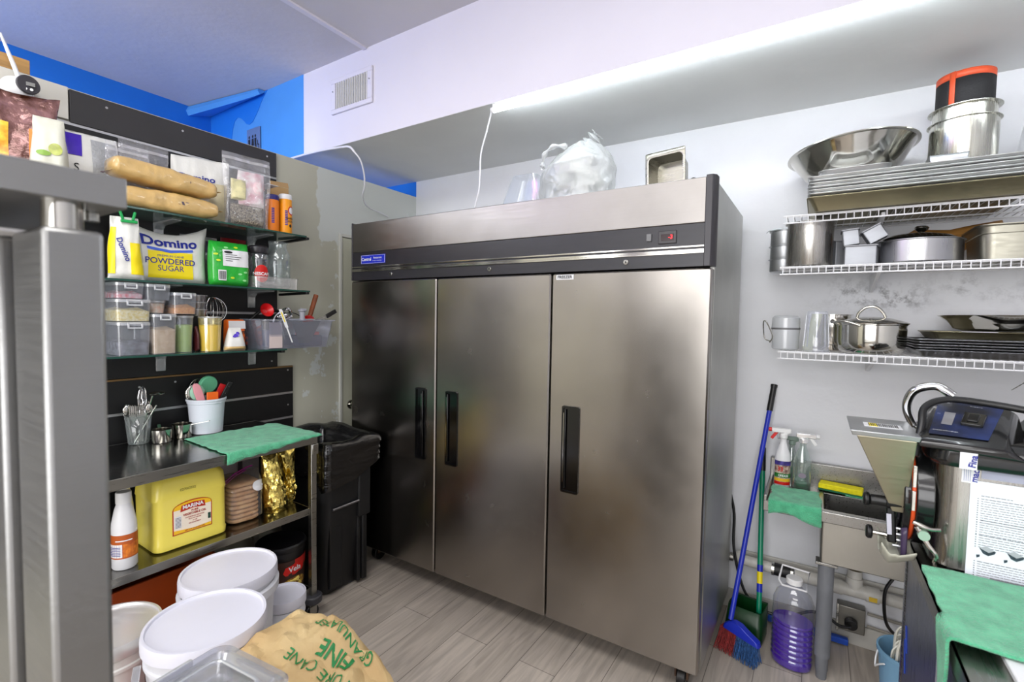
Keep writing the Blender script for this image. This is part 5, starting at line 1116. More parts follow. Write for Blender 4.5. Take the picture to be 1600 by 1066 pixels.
M().loft([[(a + sh, b, c) for a, b, c in rr(-.020, .020, -.045, .030, .01, z)] for z, sh in ((0, -.012), (.01, -.014), (.15, .016), (.165, .018))]).build('holder', mat('pale_green', (.76, .78, .62), .45, var=.04), t)
t = thing('tumbler', 'clear plastic tumbler upside down in front of the pots', 'glass', (-.006, 2.475, Z6), 0)
M().lathe([(.048, 0), (.049, .003), (.049, .012), (.046, .016), (.040, .145), (.038, .172), (.034, .175), (0, .175)], n=36, c1=False).build('tumbler', CP, t)
for i in range(8):
    a = 2 * pi * i / 8; M().bar((.0475 * cos(a), .0475 * sin(a), .02), (.0395 * cos(a), .0395 * sin(a), .16), .004, .003, (cos(a), sin(a), 0)).build('flute', CP, t)
potlathe('steel pot half hidden behind the lidded stockpot', 'steel_pot', 'pot', .053, 2.697, Z6, .072, .165, rim=.010)
t = thing('stock_pot', 'polished lidded steel pot with an arched handle on the lowest wire shelf', 'pot', (.188, 2.54, Z6), 0)
M().lathe([(.095, 0), (.108, .006), (.118, .025), (.121, .05), (.121, .118), (.126, .122), (.126, .126), (.117, .126), (.116, .05), (.09, .01), (0, .008)], n=64, c1=False).build('pot', ST_POL, t)
l_ = M().lathe([(.127, .124), (.129, .128), (.118, .134), (.07, .148), (.03, .153), (0, .154)], n=56, c0=True).build('lid', ST_POL, t)
M().tube(spl([(-.052, -.03, .150), (-.045, -.035, .172), (-.02, -.04, .194), (.012, -.04, .194), (.035, -.035, .172), (.045, -.03, .152)]), .0055, 10).build('lid_handle', ST_POL, l_)
M().cyl((-.002, -.12, .105), (-.002, -.124, .105), .005, 12).build('rivet', CHR, t)
M().tube(spl([(-.115, -.04, .118), (-.138, -.055, .136), (-.138, -.075, .128), (-.10, -.098, .134), (-.045, -.118, .116)]), .0055, 10).build('side_handle', ST_POL, t)
for i in range(5):
    sheetpan('small sheet pan stacked on the lowest wire shelf, %s from below' % T1[i], .325 + .003 * (i % 2), .80, 2.44 + .003 * (i % 2), 2.78, Z6 + .001 + .0105 * i, .024, steel('dark_pan', (.52, .52, .53), .3, (10, 3, 40), .1), 'small sheet pans on the lowest wire shelf', k=.022)
sheetpan('larger grey tray lying on top of the small sheet pans', .372, .86, 2.47, 2.77, Z6 + .072, .026, PAND, None, .02)
t = thing('serving_bowl', 'shallow round steel pan on top of the grey tray', 'bowl', (.60, 2.60, Z6 + .104), 0)
M().lathe([(.11, 0), (.14, .008), (.165, .045), (.185, .058), (.19, .060), (.188, .057), (.165, .041), (.138, .011), (0, .006)], n=56, c1=False).build('bowl', ST_POL, t)
tag(M().box(.46, .56, 2.455, 2.50, Z6 + .0995, Z6 + .101).build('paper_slip', WHT), 'white slip of paper on the rim of the grey tray', 'paper')

# ------------------------------------------------------------ things on the freezer
FZ = 2.099
t = thing('food_pan', 'steel food pan standing on its side edge on the freezer top', 'pan', (-.598, 2.18, FZ + .001), 0)
g = M(); w_, h_ = .090, .200
O = [(a, 0, b) for a, b, c in rr(-w_, w_, 0, h_, .006)]
I = [(a * .93, .004, .010 + b * .87 + 0) for a, b, c in rr(-w_ * .93, w_ * .93, .002, h_ - .004, .022)]
J = [(a * .86, .095, .014 + b * .82) for a, b, c in rr(-w_ * .9, w_ * .9, .002, h_ - .006, .03)]
g.loft([O, I, J], False, True); g.build('pan', steel('pan_grey', (.62, .61, .57), .28, (3, 3, 40), .06), t, solid=.0015); t.rotation_euler = (0, R(-2), R(-6))
t = thing('takeout_box', 'clear plastic clamshell box leaning behind the white bag on the freezer', 'box', (-1.40, 2.30, FZ), 0)
M().loft([rr(-.12, .12, -.07, .07, .025, 0), rr(-.115, .115, -.068, .068, .025, .07), rr(-.06, .09, -.05, .055, .025, .225)]).build('box', clear('clamshell', (.92, .94, .96), fac=.32, rough=.08, edge=.6), t)
t = thing('carrier_bag', 'knotted white translucent plastic bag full of clear tubs on the freezer', 'bag', (-1.03, 2.19, FZ), 0)
g = M(); rings = []
for j in range(27):
    v = j / 26; base = (.160 * min(1, .94 + v * 1.2)) * (1 - max(0, v - .68) / .32 * .55) ; ring = []
    for i in range(72):
        a = 2 * pi * i / 72; k = 1 + .10 * nz(cos(a) * 3, sin(a) * 3, v * 5) + (.05 + .14 * max(0, v - .4)) * abs(nz(cos(a) * 7, sin(a) * 7, v * 3))
        ring.append((base * 1.18 * cos(a) * k - .01 * v, base * .72 * sin(a) * k, (.285 + .03 * cos(a)) * v + .008 * nz(cos(a) * 4, sin(a) * 4, 9) * v))
    rings.append(ring)
g.loft(rings)
g.build('bag', clear('bag_white', (.84, .85, .85), fac=.45, rough=.25, edge=.35, bump=1.0, bs=16, milk=.88), t, ang=70)
g = M(); 
for (pts, wd) in ((((-.03, -.06, .28), (-.09, -.07, .29), (-.145, -.07, .265), (-.165, -.06, .215), (-.17, -.05, .20)), .03), (((.02, 0, .27), (.05, 0, .29), (.08, 0, .315), (.10, .0, .335)), .085)):
    sp_ = spl(pts, 5); g.tube(sp_, [wd * .35 * (1 + .5 * sin(i * 1.3)) for i in range(len(sp_))], 10)
g.build('knot_ear', MC['bag_white'], t, ang=70)
for k, (x, z, r_) in enumerate(((-.085, .09, .07), (.065, .085, .075), (-.01, .16, .08))):
    M().lathe([(r_ * .8, 0), (r_, .06), (r_ * 1.04, .062), (r_ * .95, .066)], x, 0, 30, z0=z).build('tub_inside', mat('tub_grey_white', (.88, .89, .87), .4, var=.05), t)
# ------------------------------------------------------------ sink
SK = steel('sink_steel', (.66, .655, .64), .30, (60, 3, 60), .08, dirt=.1)
SKP = steel('sink_panel', (.70, .69, .66), .36, (60, 60, 3), .08)
t = thing('sink', 'stainless steel sink with a left drainboard against the back wall', 'sink', (0, 2.785, 0))
x0, x1, xb = -.178, .62, .040
yf_, yb_ = -.385, 0
g = M()
# drainboard
M().box(x0 + .004, xb, yf_ + .03, yb_ - .03, .736, .740).build('drainboard', SK, t, smooth=False)
r_ = M()
r_.box(x0, x1, yf_ - .006, yf_ + .030, .704, .752)             # front rim
r_.box(x0, x0 + .016, yf_, yb_, .715, .775)                    # left rim
r_.box(xb - .012, xb + .012, yf_ + .03, yb_ - .04, .722, .754) # divider
r_.build('rim', SK, t, bevel=.004)
M().box(x0 + .0, x1, yb_ - .032, yb_, .73, .862).build('backsplash', SK, t, bevel=.004)
# basin
b = M()
R0 = rr(xb + .012, .60, yf_ + .03, yb_ - .125, .03, .750); R1 = rr(xb + .016, .596, yf_ + .034, yb_ - .129, .035, .56); R2 = rr(xb + .05, .56, yf_ + .07, yb_ - .15, .03, .545)
M().box(xb, x1, yb_ - .125, yb_ - .03, .742, .752).build('back_ledge', SK, t, bevel=.002)
b.loft([R0, R1, R2], False, True).build('basin_inside', SK, t)
b2 = M(); b2.loft([rr(xb + .002, .612, yf_ + .012, yb_ - .006, .012, .706), rr(xb + .004, .61, yf_ + .014, yb_ - .008, .012, .525), rr(xb + .01, .60, yf_ + .02, yb_ - .014, .012, .520)], False, True).build('basin', SKP, t)
for x, y in ((.070, yf_ + .048), (.55, yf_ + .048)):
    lg = M().lathe([(.030, .10), (.030, .515)], x, y, 24).lathe([(.020, .0), (.022, .035), (.024, .04), (.024, .10)], x, y, 24).build('leg', mat('leg_grey', (.47, .48, .50), .5, var=.12, bump=.1), t)
    M().box(x - .04, x + .04, y - .03, y + .03, .508, .520).build('leg_socket', SK, lg, bevel=.002)
t2 = thing('faucet', 'chrome gooseneck faucet behind the countertop machine', 'faucet', (.40, 2.62, .74), 0)
M().tube(spl([(0, 0, 0), (0, 0, .25), (.0, -.02, .42), (.02, -.12, .50), (.04, -.22, .44), (.045, -.25, .40)]), .013, 12).build('spout', CHR, t2)
M().lathe([(.028, 0), (.028, .02), (.018, .03)], n=24).build('base', CHR, t2)
# pipes below
PVC = mat('pvc', (.82, .81, .78), .4, var=.08, vs=20)
p = thing('drain_pipe', 'white PVC drain pipe running along the wall under the sink', 'pipe', (0, 2.725, .30), 0)
M().cyl((-.285, 0, .005), (-.10, 0, .0), .026, 24).cyl((-.0, 0, .0), (.80, 0, -.015), .026, 24).sphere((-.30, .018, .005), .034, 20, 12).cyl((-.30, .018, .005), (-.30, .054, .005), .026, 20).build('pipe', PVC, p)
M().cyl((-.150, 0, 0), (-.055, 0, 0), .030, 24).build('rubber_coupling', mat('rubber', (.10, .10, .10), .5), p)
for x in (-.145, -.062): M().cyl((x - .006, 0, 0), (x + .006, 0, 0), .0325, 24).build('hose_clamp', ST, p)
M().cyl((-.05, 0, 0), (.06, 0, 0), .031, 24).build('pipe_sleeve', PVC, p)
M().cyl((.10, 0, -.003), (.145, 0, -.003), .035, 24).cyl((.235, 0, -.004), (.285, 0, -.004), .035, 24).cyl((.14, 0, -.003), (.24, 0, -.003), .031, 24).cyl((.19, 0, .0), (.19, 0, .10), .029, 24).cyl((.19, 0, .03), (.19, 0, .06), .033, 24).build('tee_fitting', PVC, p)
M().cyl((.19, 0, .10), (.19, 0, .145), .036, 24).cyl((.19, 0, .145), (.19, 0, .20), .030, 24).build('drain_nut', mat('drain_brass', (.42, .38, .30), .4, metal=.7, var=.3), p)
M().box(.245, .275, -.037, -.033, -.02, .0).build('sticker', mat('sticker_yellow', (.9, .75, .2), .5), p)
t = thing('wall_outlet', 'grey metal outlet box low on the wall under the sink with a black plug', 'outlet', (.185, 2.79, .145), 0)
M().box(-.055, .055, -.055, 0, -.06, .06).build('box', steel('outlet_steel', (.60, .59, .56), .4, dirt=.2), t, bevel=.004)
M().cyl((-.0, -.055, -.01), (.0, -.085, -.012), .026, 20).build('plug', BLK, t, bevel=.004)
M().box(-.058, -.048, -.062, -.055, -.065, .065).build('cover_edge', ST, t, bevel=.002)
tag(M().cyl((.25, 2.78, .175), (.62, 2.78, .160), .007, 10).cyl((.25, 2.78, .115), (.50, 2.78, .100), .006, 10).build('conduit', mat('conduit', (.60, .58, .54), .5, var=.2)), 'pair of thin metal conduits running right from the outlet box', 'conduit')
tag(M().tube(spl([(-.36, 2.775, .62), (-.338, 2.76, .52), (-.325, 2.70, .36), (-.27, 2.67, .18), (-.20, 2.67, .11), (-.13, 2.67, .095), (-.05, 2.67, .12), (.03, 2.67, .165), (.09, 2.67, .16), (.14, 2.68, .13), (.183, 2.692, .132)]), .007, 8).build('power_cord', BLK), 'black power cord hanging from behind the freezer to the outlet', 'cord')
tag(M().tube(spl([(.32, 2.72, .505), (.335, 2.69, .44), (.30, 2.67, .36), (.30, 2.67, .26), (.32, 2.70, .18), (.37, 2.75, .12), (.42, 2.76, .13)]), .007, 8).build('power_cord', BLK), 'black cord dropping behind the drain pipe on the right under the sink', 'cord')
tag(M().cyl((-.365, 2.77, .285), (-.335, 2.77, .285), .022, 16).cyl((-.335, 2.77, .285), (-.338, 2.77, .285), .016, 16).build('pipe_valve', steel('valve', (.70, .69, .66), .3)), 'small round metal valve on the wall beside the broom handle', 'valve')
tag(M().box(-.30, .78, 2.782, 2.798, .302, .330).build('wall_ledge', mat('ledge_paint', (.80, .79, .76), .6, var=.08), bevel=.004), 'painted ledge strip on the wall behind the drain pipe', 'ledge')
for x in ():
    pass
tag(M().box(-.16, .18, 2.735, 2.765, .012, .042).build('floor_squeegee', mat('squeegee_blue', (.10, .30, .72), .4, var=.1), bevel=.005), 'blue plastic squeegee bar lying on the floor against the wall', 'squeegee')
# cloths and sponge
def c1(u, v):
    x = -.155 + .190 * u; y = 2.360 + .25 * v; z = .762 + .006 * nz(u * 4, v * 4) + .0015 * nz(u * 25, v * 25)
    if v < .20: 
        k = (.20 - v) / .20; y = 2.414 - .034 * min(1, k * 4); z = .763 - .085 * max(0, k - .25) * (1 - .25 * sin(u * 5)) + .002 * nz(u * 7, v * 9)
    x += .012 * nz(v * 3, 2) + .01 * (1 - v) * u
    return (x, y, z)
tag(sheet(c1, 36, 36, 'cloth', GT), 'green cloth folded over the front of the sink drainboard', 'cloth')
s_ = thing('sponge', 'yellow sponge on the back rim of the sink', 'sponge', (.118, 2.702, .7535), -8)
M().box(-.085, .085, -.035, .035, .012, .036).build('foam', mat('sponge_yellow', (.95, .90, .08), .8, var=.06, vs=60, bump=.5, bs=90), s_, bevel=.004)
M().box(-.085, .085, -.035, .035, .004, .012).build('scourer', mat('scourer_green', (.15, .45, .30), .9, bump=.6, bs=150), s_, bevel=.002)
tag(sheet(lambda u, v: (.135 + .09 * u, 2.655 + .03 * v, .757 + .002 * nz(u * 5, v * 5)), 12, 10, 'cloth', GT), 'small green rag under the yellow sponge', 'cloth')
for x in (): pass
sup = M()
# support shelf for sponge is the sink back rim
# spray bottles
def spray(label, x, y, z, r, h, body, rz, trig, head, liquid=None):
    t = thing('spray_bottle', label, 'spray bottle', (x, y, z), rz)
    M().lathe([(r * .92, 0), (r, .005), (r, h * .50), (r * .92, h * .58), (r * .45, h * .76), (r * .38, h * .80), (r * .38, h * .86)], n=32, sy=.78).build('bottle', body, t)
    if liquid: M().lathe([(r * .88, .004), (r * .95, h * .16)], n=32, sy=.76).build('liquid', liquid, t)
    hd = M().lathe([(r * .5, h * .85), (r * .5, h * .93), (r * .36, h * .94)], n=20).box(-.052, .030, -.011, .011, h * .945, h * 1.02).bar((.0, 0, h * .93), (.028, 0, h * .99), .02, .02, (0, 1, 0)).build('spray_head', head, t, bevel=.003)
    M().bar((-.028, 0, h * .96), (-.052, 0, h * .83), .014, .006, (0, 1, 0)).cyl((-.052, 0, h * .985), (-.066, 0, h * .985), .010, 14).build('trigger', trig, hd, bevel=.002)
    return t
t = spray('white spray bottle with a red trigger and colourful label beside the broom', -.121, 2.668, .7405, .034, .285, WHT, 6, mat('trigger_red', (.85, .10, .10), .35), WHT2)
S = lambda s_, t_, o: ((.0342 + o) * sin(s_ / .042), -.78 * (.0342 + o) * cos(s_ / .042), t_)
for a, b, c, d, m in ((-.05, .05, .02, .135, mat('label_mix', (.85, .78, .70), .4, var=.4, vs=60, col2=(.45, .30, .28))), (-.05, .05, .115, .135, mat('label_violet', (.30, .25, .60), .4, var=.3, vs=40)), (-.05, .05, .055, .075, mat('label_leaf', (.20, .52, .22), .4, var=.2, vs=40)), (-.05, .05, .02, .034, MC['label_red']), (-.05, .05, .036, .050, mat('label_sun', (.93, .75, .15), .4))):
    patch('label', S, a, b, c, d, m, t, off=.001 if c == .02 and d > .1 else .0018, nu=16)
text('lettering', S, '33', -.012, .095, .030, mat('red_text', (.80, .1, .12), .4, var=0), t, off=.003, bold=.03); text('lettering', S, 'GREASE', .004, .064, .015, WT, t, off=.003, bold=.02)
t = spray('clear spray bottle with a white trigger facing right, green liquid inside', -.039, 2.655, .7405, .038, .275, clear('bottle_clear', (.82, .88, .86), fac=.22, rough=.08, edge=.6), 184, WHT2, clear('head_white', (.95, .95, .96), fac=.85), mat('green_liquid', (.06, .28, .12), .1, var=0))
ell('logo', lambda s_, t_, o: (-s_ * 1., .78 * .039 + .001 + o, t_), .0, .085, .016, .012, mat('grey_logo', (.55, .50, .56), .5), t)
t = spray('empty grey clear spray bottle between the other two, without its head in view', -.086, 2.724, .7405, .030, .24, clear('bottle_grey', (.72, .78, .76), fac=.25, rough=.08, edge=.6), 10, MC['head_white'], mat('grey_green', (.45, .52, .48), .4))
t['label'] = 'clear grey-green spray bottle half hidden behind the other two bottles'
# broom and dustpan
t = thing('broom', 'blue broom with red and blue bristles leaning on the wall beside the freezer', 'broom', (-.262, 2.40, 0), 0)
top = Vector((.082, .38, 1.215)); bot = Vector((-.03, .01, .150))
BLB = mat('broom_blue', (.10, .18, .70), .3, var=.04)
M().cyl(bot, bot + (top - bot) * .9, .0115, 16).build('handle', BLB, t); M().cyl(bot + (top - bot) * .89, top, .014, 16).cyl(top, top + (top - bot) * .012, .016, 16).build('grip', BLK, t)
hb = M(); hb.loft([[(a, b, z) for a, b, c in rr(-w_, w2, -.018, .018, .012)] for z, w_, w2 in ((.148, .035, .012), (.135, .055, .04), (.118, .070, .09), (.098, .074, .096))]).build('broom_head', BLB, t, rot=(0, R(6), R(-20)))
RBR = mat('bristle_red', (.68, .22, .22), .85, var=.25, vs=80, bump=.9, bs=260); BBR = mat('bristle_blue', (.22, .42, .68), .85, var=.25, vs=80, bump=.9, bs=260)
def brist(xa, xb_, m):
    g = M(); n = int(abs(xb_ - xa) / .0052)
    for i in range(n + 1):
        for j in range(5):
            x = xa + (xb_ - xa) * i / n; y = -.014 + .007 * j; s_ = (x - .012) * .12
            g.tube([(x, y, .106 - .12 * (x * .0)), (x + s_ * .5 + random.uniform(-.003, .003), y * 1.5 - .004, .06), (x + s_ + random.uniform(-.004, .004), y * 2.6 - .012 + random.uniform(-.004, .004), .004 + random.uniform(0, .006))], .0022, 4)
    o_ = g.build('bristles', m, t, rot=(0, 0, R(-20))); o_.scale = (.74, .95, 1); return o_
brist(-.098, .005, RBR); brist(.009, .126, BBR)
t = thing('dustpan', 'upright green dustpan with a green pole behind the broom', 'dustpan', (-.215, 2.56, 0), -8)
M().loft([rr(-.12, .05, -.055, .045, .02, .004), rr(-.115, .055, -.06, .06, .025, .03), rr(-.10, .05, -.05, .075, .02, .16)][:3], True, False).box(-.10, .05, .058, .072, .05, .165).build('pan', mat('dustpan_green', (.02, .22, .08), .35, var=.1), t, solid=.004)
GP = mat('pole_green', (.02, .52, .38), .3, var=.04)
M().cyl((.030, -.0, .02), (-.028, .205, .78), .0125, 16).build('pole', GP, t); M().cyl((-.028, .205, .78), (-.036, .230, .895), .0145, 16).build('grip', BLK, t)
A, B_ = Vector((.030, 0, .02)), Vector((-.028, .205, .78))
for a, b, m in ((.26, .31, BLB), (.31, .38, YEL), (.38, .42, BLB)): M().cyl(A + (B_ - A) * a, A + (B_ - A) * b, .0131, 16).build('label_band', m, t)
M().loft([rr(.01, .05, -.03, .02, .01, .0), rr(.012, .052, -.025, .025, .01, .13)]).build('pole_socket', mat('dustpan_green', (.02, .22, .08), .35), t)
# purple jug
t = thing('cleaner_jug', 'big clear plastic jug half full of purple cleaner in front of the sink leg', 'jug', (-.045, 2.475, 0), -12)
prof = [(.070, 0), (.082, .008), (.085, .03)]
for k in range(7): prof += [(.085, .035 + k * .024), (.079, .045 + k * .024), (.085, .055 + k * .024)]
prof += [(.085, .215), (.083, .24), (.082, .29), (.070, .325), (.035, .358), (.028, .365), (.028, .378)]
M().lathe(prof, n=48, c1=False, sy=.82).build('jug', clear('jug_clear', (.92, .93, .95), fac=.08, rough=.06, edge=.55, milk=.15), t)
pl = [(r * .965, z) for r, z in prof if z < .205]; M().lathe([(0, .003)] + pl + [(.079, .206), (0, .206)], n=48, sy=.80, c0=False, c1=False).build('purple_liquid', mat('purple_liquid', (.27, .06, .62), .08, var=.02, coat=.5), t)
M().lathe([(.031, .372), (.033, .374), (.033, .395), (.030, .398)], n=28).build('cap', WHT2, t)
M().tube([(-.058, -.02, .375), (-.058, .03, .425), (.05, .035, .425), (.055, -.03, .368), (-.04, -.035, .362), (-.058, -.02, .375)], .005, 8).build('carry_handle', WHT, t)
# mop bucket
t = thing('mop_bucket', 'light blue bucket with a white string mop behind the right table', 'bucket', (.335, 2.22, 0), 0)
M().lathe([(.070, 0), (.075, .004), (.098, .335), (.104, .337), (.104, .35), (.098, .35), (.094, .335), (.07, .01), (0, .008)], n=40, c1=False).build('bucket', mat('bucket_blue', (.45, .62, .74), .4, var=.04), t)
M().tube([(.104 * cos(a), .104 * sin(a), .26 + .09 * abs(sin(a))) for a in [R(150 + 6 * i) for i in range(12)]], .003, 6).build('handle', WHT2, t)
t = thing('mop', 'white string mop head resting in the light blue bucket', 'mop', (.335, 2.22, .25), 0)
g = M()
for i in range(46):
    a = random.uniform(0, 2 * pi); r_ = random.uniform(.02, .072); h_ = .15 + random.uniform(-.03, .03)
    g.tube(spl([(0, 0, .06), (r_ * .5 * cos(a), r_ * .5 * sin(a), h_), (r_ * cos(a), r_ * sin(a), h_ - .015), (min(.09, r_ * 1.1) * cos(a), r_ * 1.1 * sin(a), .07)], 4), .0035, 5)
g.build('strings', mat('mop_white', (.86, .85, .80), .9, var=.08), t); M().cyl((.0, 0, .05), (.06, .18, .95), .011, 12).build('handle', mat('mop_pole', (.7, .7, .72), .4), t)

# ------------------------------------------------------------ table at the right with the machine
TX, TZ = .262, .880
t = thing('prep_table', 'stainless steel prep table at the right edge of the view', 'table', (TX, 1.97, 0), 0)
M().box(0, 1.3, -1.5, 0, TZ - .004, TZ).box(0, .004, -1.5, 0, TZ - .045, TZ).box(0, 1.3, -.004, 0, TZ - .045, TZ).build('tabletop', STL, t, smooth=False)
sp = M().box(.004, .012, -.50, -.01, .10, TZ - .045).build('side_panel', steel('film_panel', (.58, .60, .66), .30, (60, 60, 3), .08), t, smooth=False)
INK = mat('film_ink', (.15, .25, .60), .4, var=0)
for pts in (((-.10, .62), (-.13, .55), (-.09, .57), (-.12, .48)), ((-.30, .50), (-.27, .42), (-.33, .40), (-.29, .33)), ((-.22, .38), (-.28, .30), (-.20, .26), (-.26, .2))):
    sc_ = M(); sc_.tube([(.0025, a, b) for a, b in [(p.x, p.y) for p in spl([(q[0], q[1], 0) for q in pts])]], .0022, 5); sc_.build('ink_scribble', INK, sp)
for x in (.02, 1.26):
    for y in (-.05, -1.46): M().cyl((x, y, 0), (x, y, TZ - .045), .020, 20).build('leg', ST, t)
M().box(.004, .012, -1.48, -.52, TZ - .12, TZ - .045).build('apron', STL, t, smooth=False)
M().sphere((-.008, -.37, .36), .016, 14, 10).cyl((-.01, -.37, .36), (.004, -.37, .36), .01, 12).build('knob', BLK, t)
tag(M().loft([rr(.335, 1.2, .72, 1.50, .012, TZ + .001), rr(.335, 1.2, .72, 1.50, .012, TZ + .014)]).build('cutting_board', WHT, bevel=.002), 'white cutting board lying on the right table under the green towel', 'cutting board')
tag(M().poly([(.315, 1.60), (.33, 1.694), (1.1, 1.694), (1.1, 1.56), (.56, 1.56), (.52, 1.60)], TZ + .001, TZ + .006, 'z').build('white_tray', WHT2, bevel=.001), 'thin white plastic sheet under the front edge of the machine', 'sheet')
def c2(u, v):
    Lh = .26 * max(0, (.30 - v) / .30) ** .8 + .012 * nz(v * 5, 3) + .006
    s_ = -Lh + (.74 + Lh) * u ** 1.15; y = 1.295 + .36 * v + .02 * nz(u * 3, 1) * (1 - v)
    if s_ >= 0: x, z = .262 + s_, TZ + .0225 + .003 * nz(s_ * 8, y * 8) + .001 * nz(s_ * 60, y * 60)
    else:
        x = .262 - min(.012, -s_ * .6) + .004 * nz(y * 20, s_ * 6) * min(1, -s_ * 20); z = TZ + .0225 - max(0, -s_ - .012)
        x = min(x, .2575) if s_ < -.006 else x
    return (x, y, z)
tag(sheet(c2, 110, 64, 'towel', GT, th=.006), 'large green towel spread on the right table with one corner hanging down', 'towel')
# machine
MB = steel('machine_steel', (.68, .67, .65), .26, (60, 60, 2), .08, wav=.03)
m = thing('countertop_machine', 'stainless steel batch machine with hopper and black control top on the right table', 'machine', (.285, 1.70, TZ + .001), 0)
g = M()
g.loft([rr(.0, .62, 0, .36, .055, z) for z in (.012, .30)]).build('body', MB, m, bevel=.003)
for x, y in ((.05, .04), (.57, .04), (.05, .31), (.57, .31)): M().cyl((x, y, 0), (x, y, .014), .018, 14).build('foot', BLK, m)
BT = mat('machine_black', (.07, .07, .075), .22, var=.1, coat=.4)
tp = M()
tp.loft([rr(-.012, .64, -.012, .37, .05, .290), rr(-.022, .64, -.02, .375, .055, .305), rr(-.018, .64, -.016, .37, .06, .345), rr(.02, .63, .01, .34, .06, .362)])
tp.build('top_housing', BT, m, bevel=.004)
# sloped control console (tilted toward the front left)
cs = M().loft([[(-.045, -.02, .335), (.17, -.025, .325), (.22, .20, .335), (.02, .26, .335)], [(-.05, -.012, .352), (.13, -.028, .350), (.20, .20, .418), (.02, .26, .430)], [(-.03, .0, .362), (.10, -.012, .362), (.18, .20, .430), (.03, .25, .440)]]).build('control_console', BT, m, bevel=.008, seg=3)
PB = mat('panel_blue', (.13, .21, .44), .35, var=.1, vs=9, col2=(.06, .07, .12))
def CS(s_, t_, o):  # s across, t up the console slope
    A, B2, D = Vector((-.03, .0, .3635)), Vector((.10, -.012, .3635)), Vector((.03, .25, .4415)); E2 = Vector((.18, .20, .4315))
    p_ = (A * (1 - s_) + B2 * s_) * (1 - t_) + (D * (1 - s_) + E2 * s_) * t_; return tuple(p_ + Vector((-.15, -.2, 1)).normalized() * o)
pp = patch('panel', CS, .06, .95, .05, .93, PB, cs, off=.002, nu=3, nv=3)
patch('display_label', CS, .2, .36, .30, .62, mat('silver_label', (.72, .72, .74), .3, metal=.6), cs, off=.0035, nu=2, nv=2)
M().loft([[CS(a, b, o) for a, b in ((.48, .34), (.80, .34), (.80, .64), (.48, .64))] for o in (.001, .010)]).build('switch_bezel', BLKG, cs, bevel=.002)
M().loft([[CS(a, b, o) for a, b in ((.56, .40), (.72, .40), (.72, .58), (.56, .58))] for o in (.009, .014)]).build('rocker_switch', BLK, cs, bevel=.002)
for s_, t_, bd in ((.16, .86, '♥'), (.60, .86, 'ON'), (.12, .55, 'II'), (.30, .14, 'POWER')): text('panel_print', lambda a, b, o: CS(.5 + (a) / .14, b, o), bd.replace('♥', 'MF'), (s_ - .5) * .14, t_, .016, WT, cs, off=.004)
M().loft([rr(.20, .60, .02, .30, .04, .36), rr(.23, .58, .05, .27, .04, .41), rr(.26, .56, .08, .24, .03, .42)]).build('motor_cover', BT, m, bevel=.006)
M().tube(spl([(.24, .02, .36), (.22, .0, .385), (.28, -.01, .40), (.42, .0, .398), (.60, .02, .39)]), .012, 10).build('top_rib', BT, m)
M().tube(spl([(-.045, .02, .30), (-.03, .05, .38), (-.02, .08, .43), (.03, .10, .455), (.12, .10, .452), (.25, .08, .435), (.5, .06, .40)]), .0095, 10).build('power_cord', BLK, m)
M().tube(spl([(-.015, .28, .34), (-.035, .28, .40), (-.02, .27, .455), (.03, .26, .475), (.07, .25, .45)]), .013, 14).build('chrome_handle', CHR, m)
# brand sticker on the rounded corner
S = lambda s_, t_, o: (s_, -.0125 - o, t_)
st = M().box(.040, .074, -.0245, -.0215, .292, .335).build('sticker', WHT, m, smooth=False)
st2 = M().box(.050, .082, -.0022, -.0002, .252, .291).build('sticker', WHT, m, smooth=False)
text('lettering', flat(-.0245), 'Fina', .066, .314, .020, BLU, st, rot=84, bold=.03, off=.001); text('lettering', flat(-.0022), 'mac', .076, .272, .020, BLU, st2, rot=84, bold=.03, off=.001)
g = M(); 
for k in range(4): g.box(.054 + .004 * k, .0555 + .004 * k, -.0028, -.0022, .256, .288)
g.build('printed_lines', mat('grey_print', (.6, .62, .72), .5), st2, smooth=False)
M().box(.088, .62, -.0025, .0005, .268, .293).build('trim_strip', mat('strip_grey', (.62, .63, .70), .4), m, smooth=False)
# instruction sheet on the side
sh = M().box(.068, .284, -.0030, -.0012, .006, .285 - .025).build('instruction_sheet', mat('paper', (.90, .92, .95), .5, var=.0), m, smooth=False)
F3 = flat(-.0031); rnd = random.Random(3)
pr = M(); zl = .232
def line(z_, a, b, th=.0011): pr.box(a, b, -.0036, -.0030, z_, z_ + th)
for blk, n_l in ((.222, 1), (.214, 11), (.158, 7), (.118, 6), (.048, 7)):
    for k in range(n_l):
        zz_ = blk - k * .0062; x_ = .090
        if n_l > 1: pr.box(.083, .0855, -.0036, -.0030, zz_ - .0004, zz_ + .0016)
        xe = rnd.uniform(.18, .262) if blk != .222 else .15
        while x_ < xe:
            wl = rnd.uniform(.004, .012); line(zz_, x_, min(x_ + wl, xe), .0012 if k else .0016); x_ += wl + .0018
pr.build('printed_text', mat('print_grey', (.38, .39, .42), .6, var=0), sh, smooth=False)
for k in range(3):
    x_ = .088 + k * .052
    M().add([F3(x_ + a, .062 + b, .0006) for a, b in ((.004, .024), (.018, .030), (.036, .020), (.034, .014), (.022, .006), (.012, .010))], [(0, 1, 2, 3, 4, 5)]).add([F3(x_ + a, .062 + b, .0005) for a, b in ((.0, -.004), (.006, .0), (.006, .006), (-.001, .004))], [(0, 1, 2, 3)]).build('machine_picture', mat('pic_navy', (.20, .27, .32), .5, var=.3, vs=200), sh, smooth=False)
    M().add([F3(x_ + a, .062 + b, .0012) for a, b in ((.004, .024), (.018, .031), (.034, .022), (.022, .015))], [(0, 1, 2, 3)]).build('machine_picture_lid', mat('pic_grey', (.68, .70, .72), .5), sh, smooth=False)
M().box(.115, .215, -.022, -.003, .006, .012).build('sheet_clip', mat('clip_grey', (.45, .45, .47), .4), m, bevel=.002)
